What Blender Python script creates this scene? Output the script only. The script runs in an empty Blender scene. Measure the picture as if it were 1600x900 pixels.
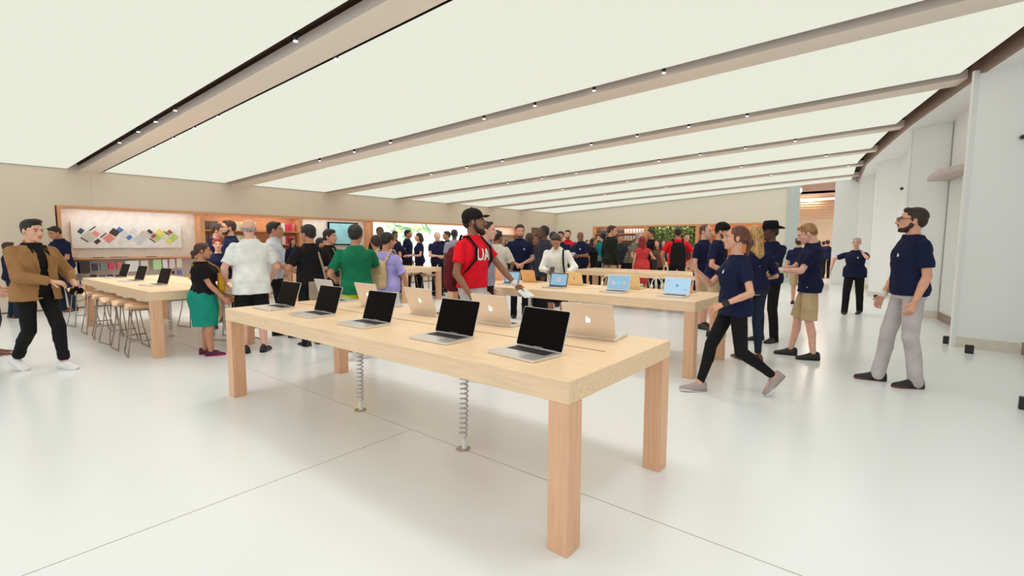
import bpy, bmesh, math, random
import numpy as np
from mathutils import Vector, Matrix
random.seed(7)
C = bpy.context.scene.collection
PI = math.pi
sc = bpy.context.scene
# ------------------------------------------------------------------ camera
CAM = dict(f=754.0, yaw=.6784, pitch=.0919, roll=.0032, h=1.49)
def cam_axes():
    y, p, r = CAM['yaw'], CAM['pitch'], CAM['roll']
    F = Vector((-math.sin(y)*math.cos(p), math.cos(y)*math.cos(p), -math.sin(p)))
    Rt = Vector((math.cos(y), math.sin(y), 0)); U = Rt.cross(F)
    return F, Rt*math.cos(r)+U*math.sin(r), U*math.cos(r)-Rt*math.sin(r)
F_, R_, U_ = cam_axes()
cd = bpy.data.cameras.new('camera'); cam = bpy.data.objects.new('camera', cd); C.objects.link(cam)
cd.sensor_width = 36; cd.lens = 36*CAM['f']/1600; cd.clip_end = 200; cd.clip_start = .05
cam.matrix_world = Matrix(((R_.x, U_.x, -F_.x, 0), (R_.y, U_.y, -F_.y, 0), (R_.z, U_.z, -F_.z, CAM['h']), (0, 0, 0, 1)))
sc.camera = cam
# ------------------------------------------------------------------ world, exposure
w = bpy.data.worlds.new('world'); sc.world = w; w.use_nodes = True
w.node_tree.nodes['Background'].inputs[0].default_value = (.84, .92, 1.0, 1)
w.node_tree.nodes['Background'].inputs[1].default_value = 1.35
sc.view_settings.view_transform = 'Standard'; sc.view_settings.look = 'None'
sc.view_settings.exposure = 0.0; sc.view_settings.gamma = 1; sc.view_settings.use_curve_mapping = False
PANEL = ((.80, .81, .68), 1.0)      # colour and strength of the luminous ceiling panels
SPOT_W = 46.0
# ------------------------------------------------------------------ materials
M = {}
def mat(name, col, rough=.5, metal=0, var=.04, scale=8, bump=0, bscale=60, emit=None, estr=0, stretch=None, spec=.5, coat=0, trans=0):
    if name in M: return M[name]
    m = bpy.data.materials.new(name); m.use_nodes = True; nt = m.node_tree; N = nt.nodes; L = nt.links
    b = N['Principled BSDF']
    tc = N.new('ShaderNodeTexCoord'); mp = N.new('ShaderNodeMapping'); L.new(tc.outputs['Object'], mp.inputs[0])
    if stretch: mp.inputs['Scale'].default_value = stretch
    nz = N.new('ShaderNodeTexNoise'); nz.inputs['Scale'].default_value = scale; nz.inputs['Detail'].default_value = 5
    L.new(mp.outputs[0], nz.inputs['Vector'])
    cr = N.new('ShaderNodeValToRGB'); e = cr.color_ramp.elements
    lo = [max(0, x*(1-var*2)) for x in col]; hi = [min(1, x*(1+var)) for x in col]
    e[0].position = .3; e[0].color = (*lo, 1); e[1].position = .7; e[1].color = (*hi, 1)
    L.new(nz.outputs['Fac'], cr.inputs[0]); L.new(cr.outputs[0], b.inputs['Base Color'])
    b.inputs['Roughness'].default_value = rough; b.inputs['Metallic'].default_value = metal
    b.inputs['Specular IOR Level'].default_value = spec
    if coat: b.inputs['Coat Weight'].default_value = coat
    if trans: b.inputs['Transmission Weight'].default_value = trans
    if bump:
        n2 = N.new('ShaderNodeTexNoise'); n2.inputs['Scale'].default_value = bscale; n2.inputs['Detail'].default_value = 3
        L.new(tc.outputs['Object'], n2.inputs['Vector'])
        bp = N.new('ShaderNodeBump'); bp.inputs['Strength'].default_value = bump; bp.inputs['Distance'].default_value = .01
        L.new(n2.outputs['Fac'], bp.inputs['Height']); L.new(bp.outputs[0], b.inputs['Normal'])
    if emit:
        b.inputs['Emission Color'].default_value = (*emit, 1); b.inputs['Emission Strength'].default_value = estr
    M[name] = m; return m
WALL = mat('wall_paint', (.82, .69, .57), .55, var=.01, scale=.4)
WALLR = mat('wall_white', (.92, .925, .93), .45, var=.01, scale=.4)
FLOOR = mat('terrazzo_floor', (.83, .85, .87), .22, var=.012, scale=70, spec=.4)
JOINT = mat('joint', (.42, .38, .33), .8)
BEAM = mat('beam_paint', (.88, .77, .68), .5, var=.01, scale=.5)
DARK = mat('slot_dark', (.055, .022, .015), .8)
BLACK = mat('black_paint', (.012, .011, .011), .5)
EDGE = mat('edge_brown', (.30, .19, .145), .6)
LIGHTP = mat('light_panel', (.03, .03, .03), .9, spec=0, emit=PANEL[0], estr=PANEL[1])
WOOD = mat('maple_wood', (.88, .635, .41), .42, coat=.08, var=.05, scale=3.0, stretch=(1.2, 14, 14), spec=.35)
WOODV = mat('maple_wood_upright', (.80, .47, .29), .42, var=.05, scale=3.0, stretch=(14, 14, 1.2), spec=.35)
WOODR = mat('niche_wood', (.80, .40, .20), .45, var=.06, scale=3, stretch=(10, 1.2, 10), spec=.3)
ALU = mat('silver_metal', (.80, .76, .74), .32, metal=.75, var=.01)
ALUD = mat('grey_metal', (.35, .33, .33), .35, metal=.8)
GLASSB = mat('black_glass', (.005, .003, .003), .3, spec=.04)
KEYS = mat('dark_keys', (.02, .018, .018), .5)
LOGOW = mat('lit_logo', (.9, .9, .9), .4, emit=(1, 1, .97), estr=.9)
WIRE = mat('steel_wire', (.42, .34, .29), .3, metal=.7)
COIL = mat('cable_grey', (.55, .53, .55), .4)
WHITE = mat('white_plastic', (.86, .84, .82), .4)
# ------------------------------------------------------------------ helpers
def tag(o, label=None, cat=None, group=None, kind=None):
    if label: o['label'] = label
    if cat: o['category'] = cat
    if group: o['group'] = group
    if kind: o['kind'] = kind
    return o
def empty(name, loc=(0, 0, 0), rz=0):
    o = bpy.data.objects.new(name, None); C.objects.link(o); o.location = loc; o.rotation_euler = (0, 0, rz); o.empty_display_size = .1
    return o
class MB:
    def __init__(s): s.v = []; s.f = []; s.mi = []; s.cur = 0
    def add(s, v, f):
        k = len(s.v); s.v += [tuple(p) for p in v]; s.f += [tuple(i+k for i in q) for q in f]; s.mi += [s.cur]*len(f); return s
    def box(s, x0, y0, z0, x1, y1, z1, M4=None):
        v = [Vector(p) for p in ((x0,y0,z0),(x1,y0,z0),(x1,y1,z0),(x0,y1,z0),(x0,y0,z1),(x1,y0,z1),(x1,y1,z1),(x0,y1,z1))]
        if M4: v = [M4 @ p for p in v]
        return s.add(v, [(0,3,2,1),(4,5,6,7),(0,1,5,4),(1,2,6,5),(2,3,7,6),(3,0,4,7)])
    def prism(s, poly, zb, zt):            # poly [(x,y)], zb/zt numbers or functions of (x,y)
        fb = zb if callable(zb) else (lambda x, y: zb); ft = zt if callable(zt) else (lambda x, y: zt)
        n = len(poly)
        a = sum(poly[i][0]*poly[(i+1) % n][1]-poly[(i+1) % n][0]*poly[i][1] for i in range(n))
        if a < 0: poly = poly[::-1]
        v = [(x, y, fb(x, y)) for x, y in poly]+[(x, y, ft(x, y)) for x, y in poly]
        return s.add(v, [tuple(range(n))[::-1], tuple(range(n, 2*n))]+[(i, (i+1) % n, n+(i+1) % n, n+i) for i in range(n)])
    def tube(s, pts, r, n=8, closed=False):
        pts = [Vector(p) for p in pts]; k = len(pts); rings = []
        up = None
        for i, p in enumerate(pts):
            a = pts[(i-1) % k] if (closed or i) else p; b = pts[(i+1) % k] if (closed or i < k-1) else p
            t = (b-a).normalized()
            if up is None: up = t.orthogonal().normalized()
            up = (up-t*up.dot(t)).normalized(); sd = t.cross(up)
            rr = r[i] if isinstance(r, (list, tuple)) else r
            rings.append([p+(up*math.cos(2*PI*j/n)+sd*math.sin(2*PI*j/n))*rr for j in range(n)])
        v = [q for rg in rings for q in rg]; f = []
        for i in range(k if closed else k-1):
            i2 = (i+1) % k
            f += [(i*n+j, i*n+(j+1) % n, i2*n+(j+1) % n, i2*n+j) for j in range(n)]
        if not closed: f += [tuple(range(n))[::-1], tuple((k-1)*n+j for j in range(n))]
        return s.add(v, f)
    def loft(s, rings):                    # rings: lists of equal length; capped
        n = len(rings[0]); k = len(rings); v = [q for r in rings for q in r]; f = []
        for i in range(k-1): f += [(i*n+j, i*n+(j+1) % n, (i+1)*n+(j+1) % n, (i+1)*n+j) for j in range(n)]
        f += [tuple(range(n))[::-1], tuple((k-1)*n+j for j in range(n))]
        return s.add(v, f)
    def cap(s, p0, p1, r0, r1, n=12, sq=1.0, side=None):      # tapered capsule; sq flattens along the second axis
        p0, p1 = Vector(p0), Vector(p1); t = (p1-p0); t = t.normalized() if t.length > 1e-6 else Vector((0, 0, 1))
        u = (Vector(side)-t*Vector(side).dot(t)).normalized() if side is not None else t.orthogonal().normalized()
        wv = t.cross(u); R = []
        for a in (-80, -50, -20): R.append((p0+t*r0*math.sin(math.radians(a)), r0*math.cos(math.radians(a))))
        for a in (20, 50, 80): R.append((p1+t*r1*math.sin(math.radians(a)), r1*math.cos(math.radians(a))))
        return s.loft([[c+u*rr*math.cos(2*PI*j/n)+wv*rr*sq*math.sin(2*PI*j/n) for j in range(n)] for c, rr in R])
    def ell(s, c, r, M3=None, n=14, m=9):
        c = Vector(c); rings = []
        for i in range(m):
            th = PI*(i+.35)/(m-.3); ring = []
            for j in range(n):
                p = Vector((r[0]*math.sin(th)*math.cos(2*PI*j/n), r[1]*math.sin(th)*math.sin(2*PI*j/n), -r[2]*math.cos(th)))
                ring.append(c+(M3 @ p if M3 else p))
            rings.append(ring)
        return s.loft(rings)
    def map(s, fn): s.v = [tuple(fn(Vector(p))) for p in s.v]; return s
    def mesh(s, name, mats):
        me = bpy.data.meshes.new(name); me.from_pydata(s.v, [], s.f)
        if not isinstance(mats, (list, tuple)): mats = [mats]
        for m in mats: me.materials.append(m)
        if len(mats) > 1: me.polygons.foreach_set('material_index', s.mi)
        me.update(); return me
    def build(s, name, mats, parent=None, bevel=0, smooth=False, seg=2):
        me = s.mesh(name, mats); o = bpy.data.objects.new(name, me); C.objects.link(o)
        if parent: o.parent = parent
        bm = bmesh.new(); bm.from_mesh(me); bmesh.ops.recalc_face_normals(bm, faces=bm.faces)
        if bevel: bmesh.ops.bevel(bm, geom=bm.edges[:], offset=bevel, segments=seg, affect='EDGES', clamp_overlap=True)
        bm.to_mesh(me); bm.free()
        if smooth: me.polygons.foreach_set('use_smooth', [True]*len(me.polygons))
        return o
def struct(name, mb, m, **k): return tag(mb.build(name, m, **k), kind='structure')
def kids(o): return [c for c in C.objects if c.parent == o]
def copy_tree(o, parent=None):
    c = o.copy(); C.objects.link(c); c.parent = parent
    if parent:
        for k in ('category', 'group'):
            if k in c: del c[k]
    for ch in kids(o): copy_tree(ch, c)
    return c
# ================================================================== ROOM
XL, YB = -14.45, 21.7
SL = .058
def zc(x, y=0): return 3.10+SL*(x-XL)
EX = [(-9, 5.4), (0, 3.0), (3, 2.25), (6, 1.55), (8.42, .93), (9.69, .56), (12.56, -.17), (15.24, -.70), (17.44, -1.11), (20.3, -1.39), (22.3, -1.62)]
def ex(y): return float(np.interp(y, [a for a, b in EX], [b for a, b in EX]))
struct('floor', MB().prism([(-16, -9), (7, -9), (7, 40), (-16, 40)], -.1, 0), FLOOR)
for i, (x0, y0, x1, y1) in enumerate([(XL, 2.416, 3, 2.422), (-2.985, -8, -2.979, 2.416), (XL, 9.6, 1, 9.606), (-5.6, 2.422, -5.594, 9.6), (-9.2, -8, -9.194, 2.416), (XL, 16.6, 0, 16.606)]):
    struct('trim_%d' % (i+1), MB().box(x0, y0, -.001, x1, y1, .0006), JOINT)
# ceiling: luminous stretched panels between hanging beams, dark slots on both sides
BM = [(-4.2, -3.55, -3.6), (-.95, -.32, -.2), (2.27, 2.90, 3.22), (5.45, 6.08, 6.98), (8.38, 8.98, 10.02), (11.10, 11.62, 12.92), (13.65, 14.13, 15.50), (16.15, 16.6, 17.85), (18.45, 18.9, 20.35)]
# (left near y, left far y, right centre y)
beams = []
for a, b, r in BM:
    hw = (b-a)/2; beams.append(((a+b)/2, r, hw))
SLOT = 0.0
def line_y(bm, x, off): # y of beam centre + offset at x
    l, r, hw = bm; xr = ex(r); t = (x-XL)/(xr-XL); return l+(r-l)*t+off
def right_pt(bm, off, inset=0):
    y = bm[1]+off
    for _ in range(20): y = line_y(bm, ex(y)-inset, off)
    return (ex(y)-inset, y)
allb = [(-5.9, -5.9, 0)]+beams+[(YB-.02, YB-.02, 0)]
k = 0
for A, B in zip(allb[:-1], allb[1:]):
    oa = A[2]+SLOT if A[2] else .03; ob = -(B[2]+SLOT) if B[2] else -.05
    pa = right_pt(A, oa, .06); pb = right_pt(B, ob, .06)
    edge = [(ex(y)-.06, y) for y in np.linspace(pa[1], pb[1], 6)[1:-1]]
    poly = [(XL+.03, line_y(A, XL, oa)), pa]+edge+[pb, (XL+.03, line_y(B, XL, ob))]
    mb = MB(); mb.cur = 0; mb.prism(poly, lambda x, y: zc(x), lambda x, y: zc(x)+.015)
    mb.mi = [0, 1]+[1]*(len(poly))
    o = struct('ceiling', mb, [LIGHTP, BLACK])
    # slim dark frame round the panel
struct('ceiling', MB().prism([(XL-.3, -5.9)]+[(ex(y)+.10, y) for y in np.linspace(-5.9, YB, 30)]+[(XL-.3, YB)], lambda x, y: zc(x)+.13, lambda x, y: zc(x)+.2), DARK)
nb = 0
for bm in beams:
    l, r, hw = bm; xr, yr = right_pt(bm, 0); nb += 1
    o1 = -hw+.30*hw*2; o2 = hw-(.085 if nb == 3 else .012)
    poly = [(XL, l+o1), (xr+.12, line_y(bm, xr+.12, o1)), (xr+.12, line_y(bm, xr+.12, o2)), (XL, l+o2)]
    struct('trim_%d' % (10+nb), MB().prism(poly, lambda x, y: zc(x)-.035, lambda x, y: zc(x)+.085), BEAM)
    struct('trim_%d' % (20+nb), MB().prism(poly, lambda x, y: zc(x)+.085, lambda x, y: zc(x)+.13), DARK)  # upper beam part painted dark for the shade inside the slots
# edge strip beside the dark perimeter slot, and soffit over the columns
ys = list(np.linspace(-5.9, YB, 40))
struct('trim_30', MB().prism([(ex(y)+.10, y) for y in ys]+[(ex(y)+.16, y) for y in ys[::-1]], lambda x, y: zc(x)-.10, lambda x, y: zc(x)+.19), EDGE)
struct('ceiling', MB().prism([(ex(y)+.16, y) for y in ys]+[(7, YB), (7, -5.9)], lambda x, y: zc(x)-.09, lambda x, y: zc(x)+.05), WALLR)
# left wall with its long display recess
def wall_strip(name, segs, m):
    mb = MB()
    for s in segs: mb.box(*s)
    return struct(name, mb, m)
NZ0, NZ1, NX = .50, 2.29, XL-.42
wall_strip('wall_left', [(XL-.12, -9, 0, XL, 2.02, 3.235), (XL-.12, 2.02, NZ1, XL, 22.2, 3.235), (XL-.12, 2.02, 0, XL, 18.6, NZ0), (XL-.12, 18.6, 0, XL, 19.45, NZ1), (XL-.12, 20.2, 0, XL, 22.2, NZ1)], WALL)
struct('wall_left', MB().box(NX-.05, 1.9, .3, NX, 18.7, 2.5).box(XL-.42, 1.9, .3, XL-.12, 2.0, 2.5), WALL)
struct('door_1', MB().box(XL-.10, 19.45, 0, XL-.06, 20.2, NZ1), mat('door_bronze', (.22, .13, .08), .5))
struct('baseboard_left', MB().box(XL, -9, 0, XL+.012, 19.4, .025), mat('reveal', (.12, .08, .07), .6))
# thin vertical panel joints in the left wall
struct('trim_40', MB().box(XL, 2.655, NZ1+.03, XL+.002, 2.66, 3.1).box(XL, -1.9, 0, XL+.002, -1.895, 3.1).box(XL, 7.6, NZ1+.03, XL+.002, 7.605, 3.1), mat('joint_wall', (.62, .56, .48), .7))
# back wall
BX0, BX1 = -12.25, -4.05
wall_strip('wall_back', [(XL-.2, YB, 0, BX0, YB+.12, 4.2), (BX0, YB, 2.36, BX1, YB+.12, 4.2), (BX0, YB, 0, BX1, YB+.12, .5), (BX1, YB, 0, -3.62, YB+.12, 4.2)], mat('wall_cream', (.92, .85, .74), .55, var=.01, scale=.4))
struct('wall_back', MB().box(BX0-.1, YB+.55, .3, BX1+.1, YB+.6, 2.6), WALL)
struct('wall_back', MB().box(-2.07, YB-.05, 0, -1.2, YB+.4, 4.2), WALLR)
struct('trim_41', MB().box(-3.62, YB-.06, 0, -3.2, YB+.3, 4.2), mat('glass_pier', (.62, .68, .70), .15, var=.01))
# right wall: row of tall panels stepping back one behind the other
WP = [(5.2, -9), (3.3, 0), (1.36, 9.45), (.62, 9.57), (1.0, 9.75), (.79, 11.8), (.64, 12.9), (-.02, 13.1), (.22, 13.35), (-.15, 16.9), (-.70, 17.3), (-.5, 17.5), (-.86, 20.3), (-1.25, 20.5), (-1.2, 20.9), (-1.4, 21.8)]
def band(i, z0, z1, th=.02, off=0):
    (ax, ay), (bx, by) = WP[i], WP[i+1]; d = Vector((bx-ax, by-ay)); n = Vector((d.y, -d.x)).normalized()
    a = [(ax-n.x*off, ay-n.y*off), (bx-n.x*off, by-n.y*off), (bx+n.x*th, by+n.y*th), (ax+n.x*th, ay+n.y*th)]
    return a, z0, z1
for i in range(len(WP)-1):
    a, z0, z1 = band(i, .0, 0, .05)
    struct('wall_right', MB().prism(a, 0, lambda x, y: zc(x)-.05), WALLR)
BBC = mat('kick_cream', (.74, .68, .58), .5); BBB = mat('kick_bronze', (.34, .24, .19), .4, metal=.3)
for i, h, m in [(0, .17, BBB), (1, .17, BBB), (2, .15, BBC), (4, .17, BBB), (5, .17, BBB), (6, .15, BBC), (8, .15, BBC), (9, .15, BBC), (11, .15, BBC), (12, .15, BBC)]:
    a, z0, z1 = band(i, 0, h, 0, .012)
    struct('baseboard_right', MB().prism(a, 0, h), m)
GREYL = mat('panel_joint', (.45, .45, .46), .5)
# joints and a glazed door behind the near column
def on_wall(i, t, off):
    (ax, ay), (bx, by) = WP[i], WP[i+1]; d = Vector((bx-ax, by-ay)); n = Vector((-d.y, d.x)).normalized()
    return Vector((ax+d.x*t+n.x*off, ay+d.y*t+n.y*off)), d.normalized()
def wall_bar(name, i, t, w, z0, z1, off=.02, m=GREYL):
    p, d = on_wall(i, t, 0); n = Vector((-d.y, d.x))
    a = [p-d*w/2, p+d*w/2, p+d*w/2+n*off, p-d*w/2+n*off]
    return struct(name, MB().prism([(q.x, q.y) for q in a], z0, z1), m)
wall_bar('trim_50', 5, .98, .03, .17, 3.9); wall_bar('trim_51', 4, .72, .03, .17, 3.9); wall_bar('trim_52', 4, .98, .03, .17, 2.75, m=ALUD)
wall_bar('trim_53', 1, .985, .03, .17, 3.9)
struct('door_2', MB().prism([(.775, 12.0), (.655, 12.75), (.64, 12.74), (.76, 11.99)], .17, 2.72), mat('door_glass', (.80, .83, .82), .12, var=.01))
WBR = MB(); WBR.prism([(.98, 10.6), (.60, 12.9), (.30, 12.75), (.42, 11.5)], 2.74, 2.83)
struct('trim_54', WBR, mat('canopy_taupe', (.62, .53, .49), .5))
# mall beyond the opening at the back
struct('wall_back', MB().box(-7, 33, 0, 3, 33.1, 6).box(-7, YB+.6, 0, -6.9, 33, 6).box(1.5, YB+.4, 0, 1.6, 33, 6), mat('mall_wall', (.80, .70, .56), .6))
struct('ceiling', MB().box(-7, YB, 4.3, 1.6, 27, 4.4).box(-7, 27, 3.9, 1.6, 33, 4.0).box(-7, 27, 3.9, 1.6, 27.1, 4.4), mat('mall_ceiling', (.66, .52, .46), .6))
st = MB()
for q in range(9): st.box(-5.2, 28.2+.1*q, 2.75+q*.13, -.5, 28.25+.1*q, 2.82+q*.13)
struct('trim_55', st, mat('mall_slats', (.62, .40, .26), .5))
struct('trim_56', MB().box(-5.2, 27.6, 3.62, .6, 27.66, 3.72), mat('mall_cove', (.9, .88, .82), .5, emit=(1, .95, .85), estr=1.0))

for x_, y_ in ((-5.0, 24), (-2.5, 24), (-4.0, 29), (-1.5, 29)):
    r_ = bpy.data.lights.new('mall_fill', 'AREA'); r_.size = 1.2; r_.energy = 90; r_.color = (1, .88, .75)  # area lights added to brighten the mall beyond the opening
    q_ = bpy.data.objects.new('mall_fill', r_); C.objects.link(q_); q_.location = (x_, y_, 3.8)
for k_, (x_, y_, z_) in enumerate(((-3.2, 24.2, 4.28), (-2.6, 25.2, 4.28), (-3.4, 26.0, 4.28), (-2.2, 23.6, 4.28))):
    struct('trim_%d' % (60+k_), MB().tube([(x_, y_, z_), (x_, y_, z_+.02)], .07, 16), mat('mall_lamp', (1, 1, 1), .5, emit=(1, .95, .85), estr=3))
# ================================================================== helper: ray through a point of the view, met with a plane of the room
O_ = Vector((0, 0, CAM['h']))
def ray(u, v): return F_+R_*((u-800)/CAM['f'])-U_*((v-450)/CAM['f'])
def at_x(u, v, x=XL): d = ray(u, v); return O_+d*(x/d.x)
def at_y(u, v, y): d = ray(u, v); return O_+d*(y/d.y)
def at_z(u, v, z=0): d = ray(u, v); return O_+d*((z-CAM['h'])/d.z)
def at_d(u, v, dep): d = ray(u, v); return O_+d*(dep/d.dot(F_))
# ================================================================== spotlights in the ceiling slots
def make_spot():
    r = empty('spotlight')
    MB().cap((0, 0, .0), (0, 0, .06), .026, .026, 12).build('housing', BLACK, r, smooth=True)
    MB().tube([(0, 0, -.035), (0, 0, -.028)], .024, 14).build('lens', mat('spot_lens', (.9, .9, .9), .3, emit=(1, .93, .85), estr=3.0), r)
    MB().box(-.03, -.008, .04, .03, .008, .12).build('bracket', BLACK, r)
    return r
sp0 = make_spot(); first = True
ORD = ['nearest', 'second', 'third', 'fourth', 'fifth', 'sixth', 'seventh']
lid = bpy.data.lights.new('spot_beam', 'SPOT'); lid.energy = SPOT_W; lid.spot_size = 2.4; lid.spot_blend = 1; lid.shadow_soft_size = .35; lid.color = (1, .95, .90)
def put_spot(x, y, lab, grp, light=True):
    global first
    o = sp0 if first else copy_tree(sp0); first = False
    o.location = (x, y, zc(x)-.01); tag(o, lab, 'spotlight', grp)
    if light:
        L = bpy.data.objects.new('spot_beam', lid); C.objects.link(L); L.parent = o; L.location = (0, 0, -.05)
bm1 = beams[2]
for side, off, xs in (('left', -(bm1[2]-.06), (-5.1, -8.4, -9.2, -10.0, -11.0)), ('right', bm1[2]-.035, (-5.2, -8.3, -9.2, -10.1, -11.1))):
    for i, x in enumerate(xs):
        put_spot(x, line_y(bm1, x, off), 'small round spotlight in the slot on the %s side of the nearest beam' % side, 'spotlights on the %s side of the nearest beam' % side, i % 2 == 0)
for j, (bi, cl) in enumerate(((3, 1), (4, 1), (5, 1), (6, 2), (7, 2))):
    b = beams[bi]
    for i, x in enumerate((-2.6, -3.6, -4.6, -5.6, -7.9, -9.0, -10.2)):
        if bi > 5 and i % 2: continue
        put_spot(x+.3*j, line_y(b, x+.3*j, -(b[2]-.05)), 'small spotlight in the slot along the %s ceiling beam from the camera' % ORD[j+1], 'spotlights along the %s ceiling beam' % ORD[j+1], i % 2 == 0)
fill_lid = lid.copy(); fill_lid.energy = SPOT_W*.72; fill_lid.color = (.88, .95, 1); keep = lid; lid = fill_lid  # unseen fill spotlights added for more top light near the camera
for bi, xs, nm in ((0, (-7, -4, -1, 2), 'third'), (1, (-6.5, -4, -1.5, 1), 'second')):
    for x in xs: put_spot(x, line_y(beams[bi], x, -.2), 'added unseen spotlight along the %s beam behind the camera' % nm, 'added unseen spotlights along the %s beam behind the camera' % nm)
for x in (-3.4, -1.9, -.4, 1.1): put_spot(x, line_y(bm1, x, -(bm1[2]-.06)), 'added unseen spotlight in the nearest beam, above the front table end', 'added unseen spotlights of the nearest beam above the front table')
lid = keep
# ================================================================== tables
TH = .86
def make_table(L=3.89, W=1.24, t=.118, a=.112, slits=3, leg=True):
    r = empty('display_table')
    MB().box(0, 0, TH-a, L, W, TH).build('tabletop', WOOD, r, bevel=.003, seg=1)
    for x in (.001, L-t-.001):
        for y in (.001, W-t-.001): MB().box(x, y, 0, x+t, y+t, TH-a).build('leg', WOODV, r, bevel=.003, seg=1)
    mb = MB()
    for k in range(slits):
        s = .13+k*(L-.26)/slits; mb.box(s, W*.53, TH-.004, s+(L-.26)/slits-.04, W*.53+.010, TH+.0012)
    mb.build('cable_slot', mat('slot_line', (.25, .13, .07), .7), r)
    return r
TABLES = {}
tp = make_table(); used = False
for key, x, y, lab in [('T1', -5.04, 1.85, 'long maple table in the foreground, carrying open silver laptops with black screens'),
        ('T2', -5.61, 5.32, 'maple table right behind the front table, with four lit laptop screens facing the camera'),
        ('T3', -11.27, 1.86, 'maple table at the left with stools tucked under its near side'),
        ('A', -13.43, 7.60, 'maple table in front of the bright white wall screen, right of the lavender shirt'),
        ('T4', -6.30, 10.05, 'maple table behind the lit laptops, with flat tablets lying on it'),
        ('T5', -9.0, 15.4, 'far maple table carrying small upright tablets, near the plant wall'),
        ('T6', -13.9, 14.6, 'far maple table behind the tall employee with clasped hands')]:
    o = copy_tree(tp) if used else tp; used = True
    o.location = (x, y, 0); tag(o, lab, 'table', 'maple display tables'); TABLES[key] = o
p8 = at_z(466, 419, TH); o = make_table(1.7, .72); o.location = (p8.x-1.7, p8.y-.1, 0); tag(o, 'small maple table behind the bald man in white, before the coloured case shelves', 'table', 'maple display tables')
# ---- coiled cables
def make_coil():
    r = empty('coiled_cable'); n = 17; pts = []
    for i in range(n*14+1):
        t = i/(n*14); z = .10+t*.62; a = 2*PI*n*t
        pts.append((math.cos(a)*.026+.012*math.sin(t*2), math.sin(a)*.026, z))
    pts = [(.012, 0, .03), (.012, 0, .09)]+pts+[(.05, .02, .735), (.09, .03, .745)]
    MB().tube(pts, .0065, 6).build('coil', COIL, r, smooth=True)
    MB().box(-.005, -.014, 0.004, .028, .014, .085).build('cable_sleeve', WHITE, r, bevel=.004)
    MB().tube([(0, 0, 0.0008), (0, 0, .006)], .052, 24).build('floor_plate', mat('plate_steel', (.55, .48, .40), .25, metal=.8), r)
    return r
c0 = make_coil()
for i, (x, y, lab) in enumerate([(-2.40, 2.42, 'grey coiled cable rising from the floor plate nearest the camera, under the front table'), (-3.69, 2.42, 'grey coiled cable under the middle of the front table, left of the other coil'),
        (-3.10, 5.95, 'grey coiled cable under the right half of the second table'), (-4.45, 5.95, 'grey coiled cable under the middle of the second table'),
        (-9.0, 2.5, 'dark coiled cable under the left table with the stools'), (-3.3, 10.6, 'small white coiled cable under the table with flat tablets')]):
    o = c0 if i == 0 else copy_tree(c0); o.location = (x, y, 0); tag(o, lab, 'cable')
# ================================================================== laptops
APPLE = [(0, .36), (.10, .40), (.22, .43), (.34, .40), (.42, .33), (.34, .24), (.29, .10), (.32, -.06), (.40, -.17), (.46, -.20), (.38, -.38), (.27, -.52), (.18, -.56), (.06, -.52), (0, -.51), (-.08, -.53), (-.20, -.56), (-.32, -.46), (-.42, -.28), (-.47, -.06), (-.44, .16), (-.34, .33), (-.22, .40), (-.10, .40)]
LEAF = [(0, .46), (.02, .60), (.10, .72), (.22, .77), (.20, .63), (.12, .52)]
def apple_mesh(name, size, m, parent, place, th=.0006):
    mb = MB()
    for poly in (APPLE, LEAF):
        mb.prism([(x*size, y*size) for x, y in poly], 0, th)
    mb.map(place); return mb.build(name, m, parent)
def rrect(x0, y0, x1, y1, r, n=4):
    p = []
    for cx, cy, a in ((x1-r, y1-r, 0), (x0+r, y1-r, 90), (x0+r, y0+r, 180), (x1-r, y0+r, 270)):
        for i in range(n+1): t = math.radians(a+90*i/n); p.append((cx+r*math.cos(t), cy+r*math.sin(t)))
    return p
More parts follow.
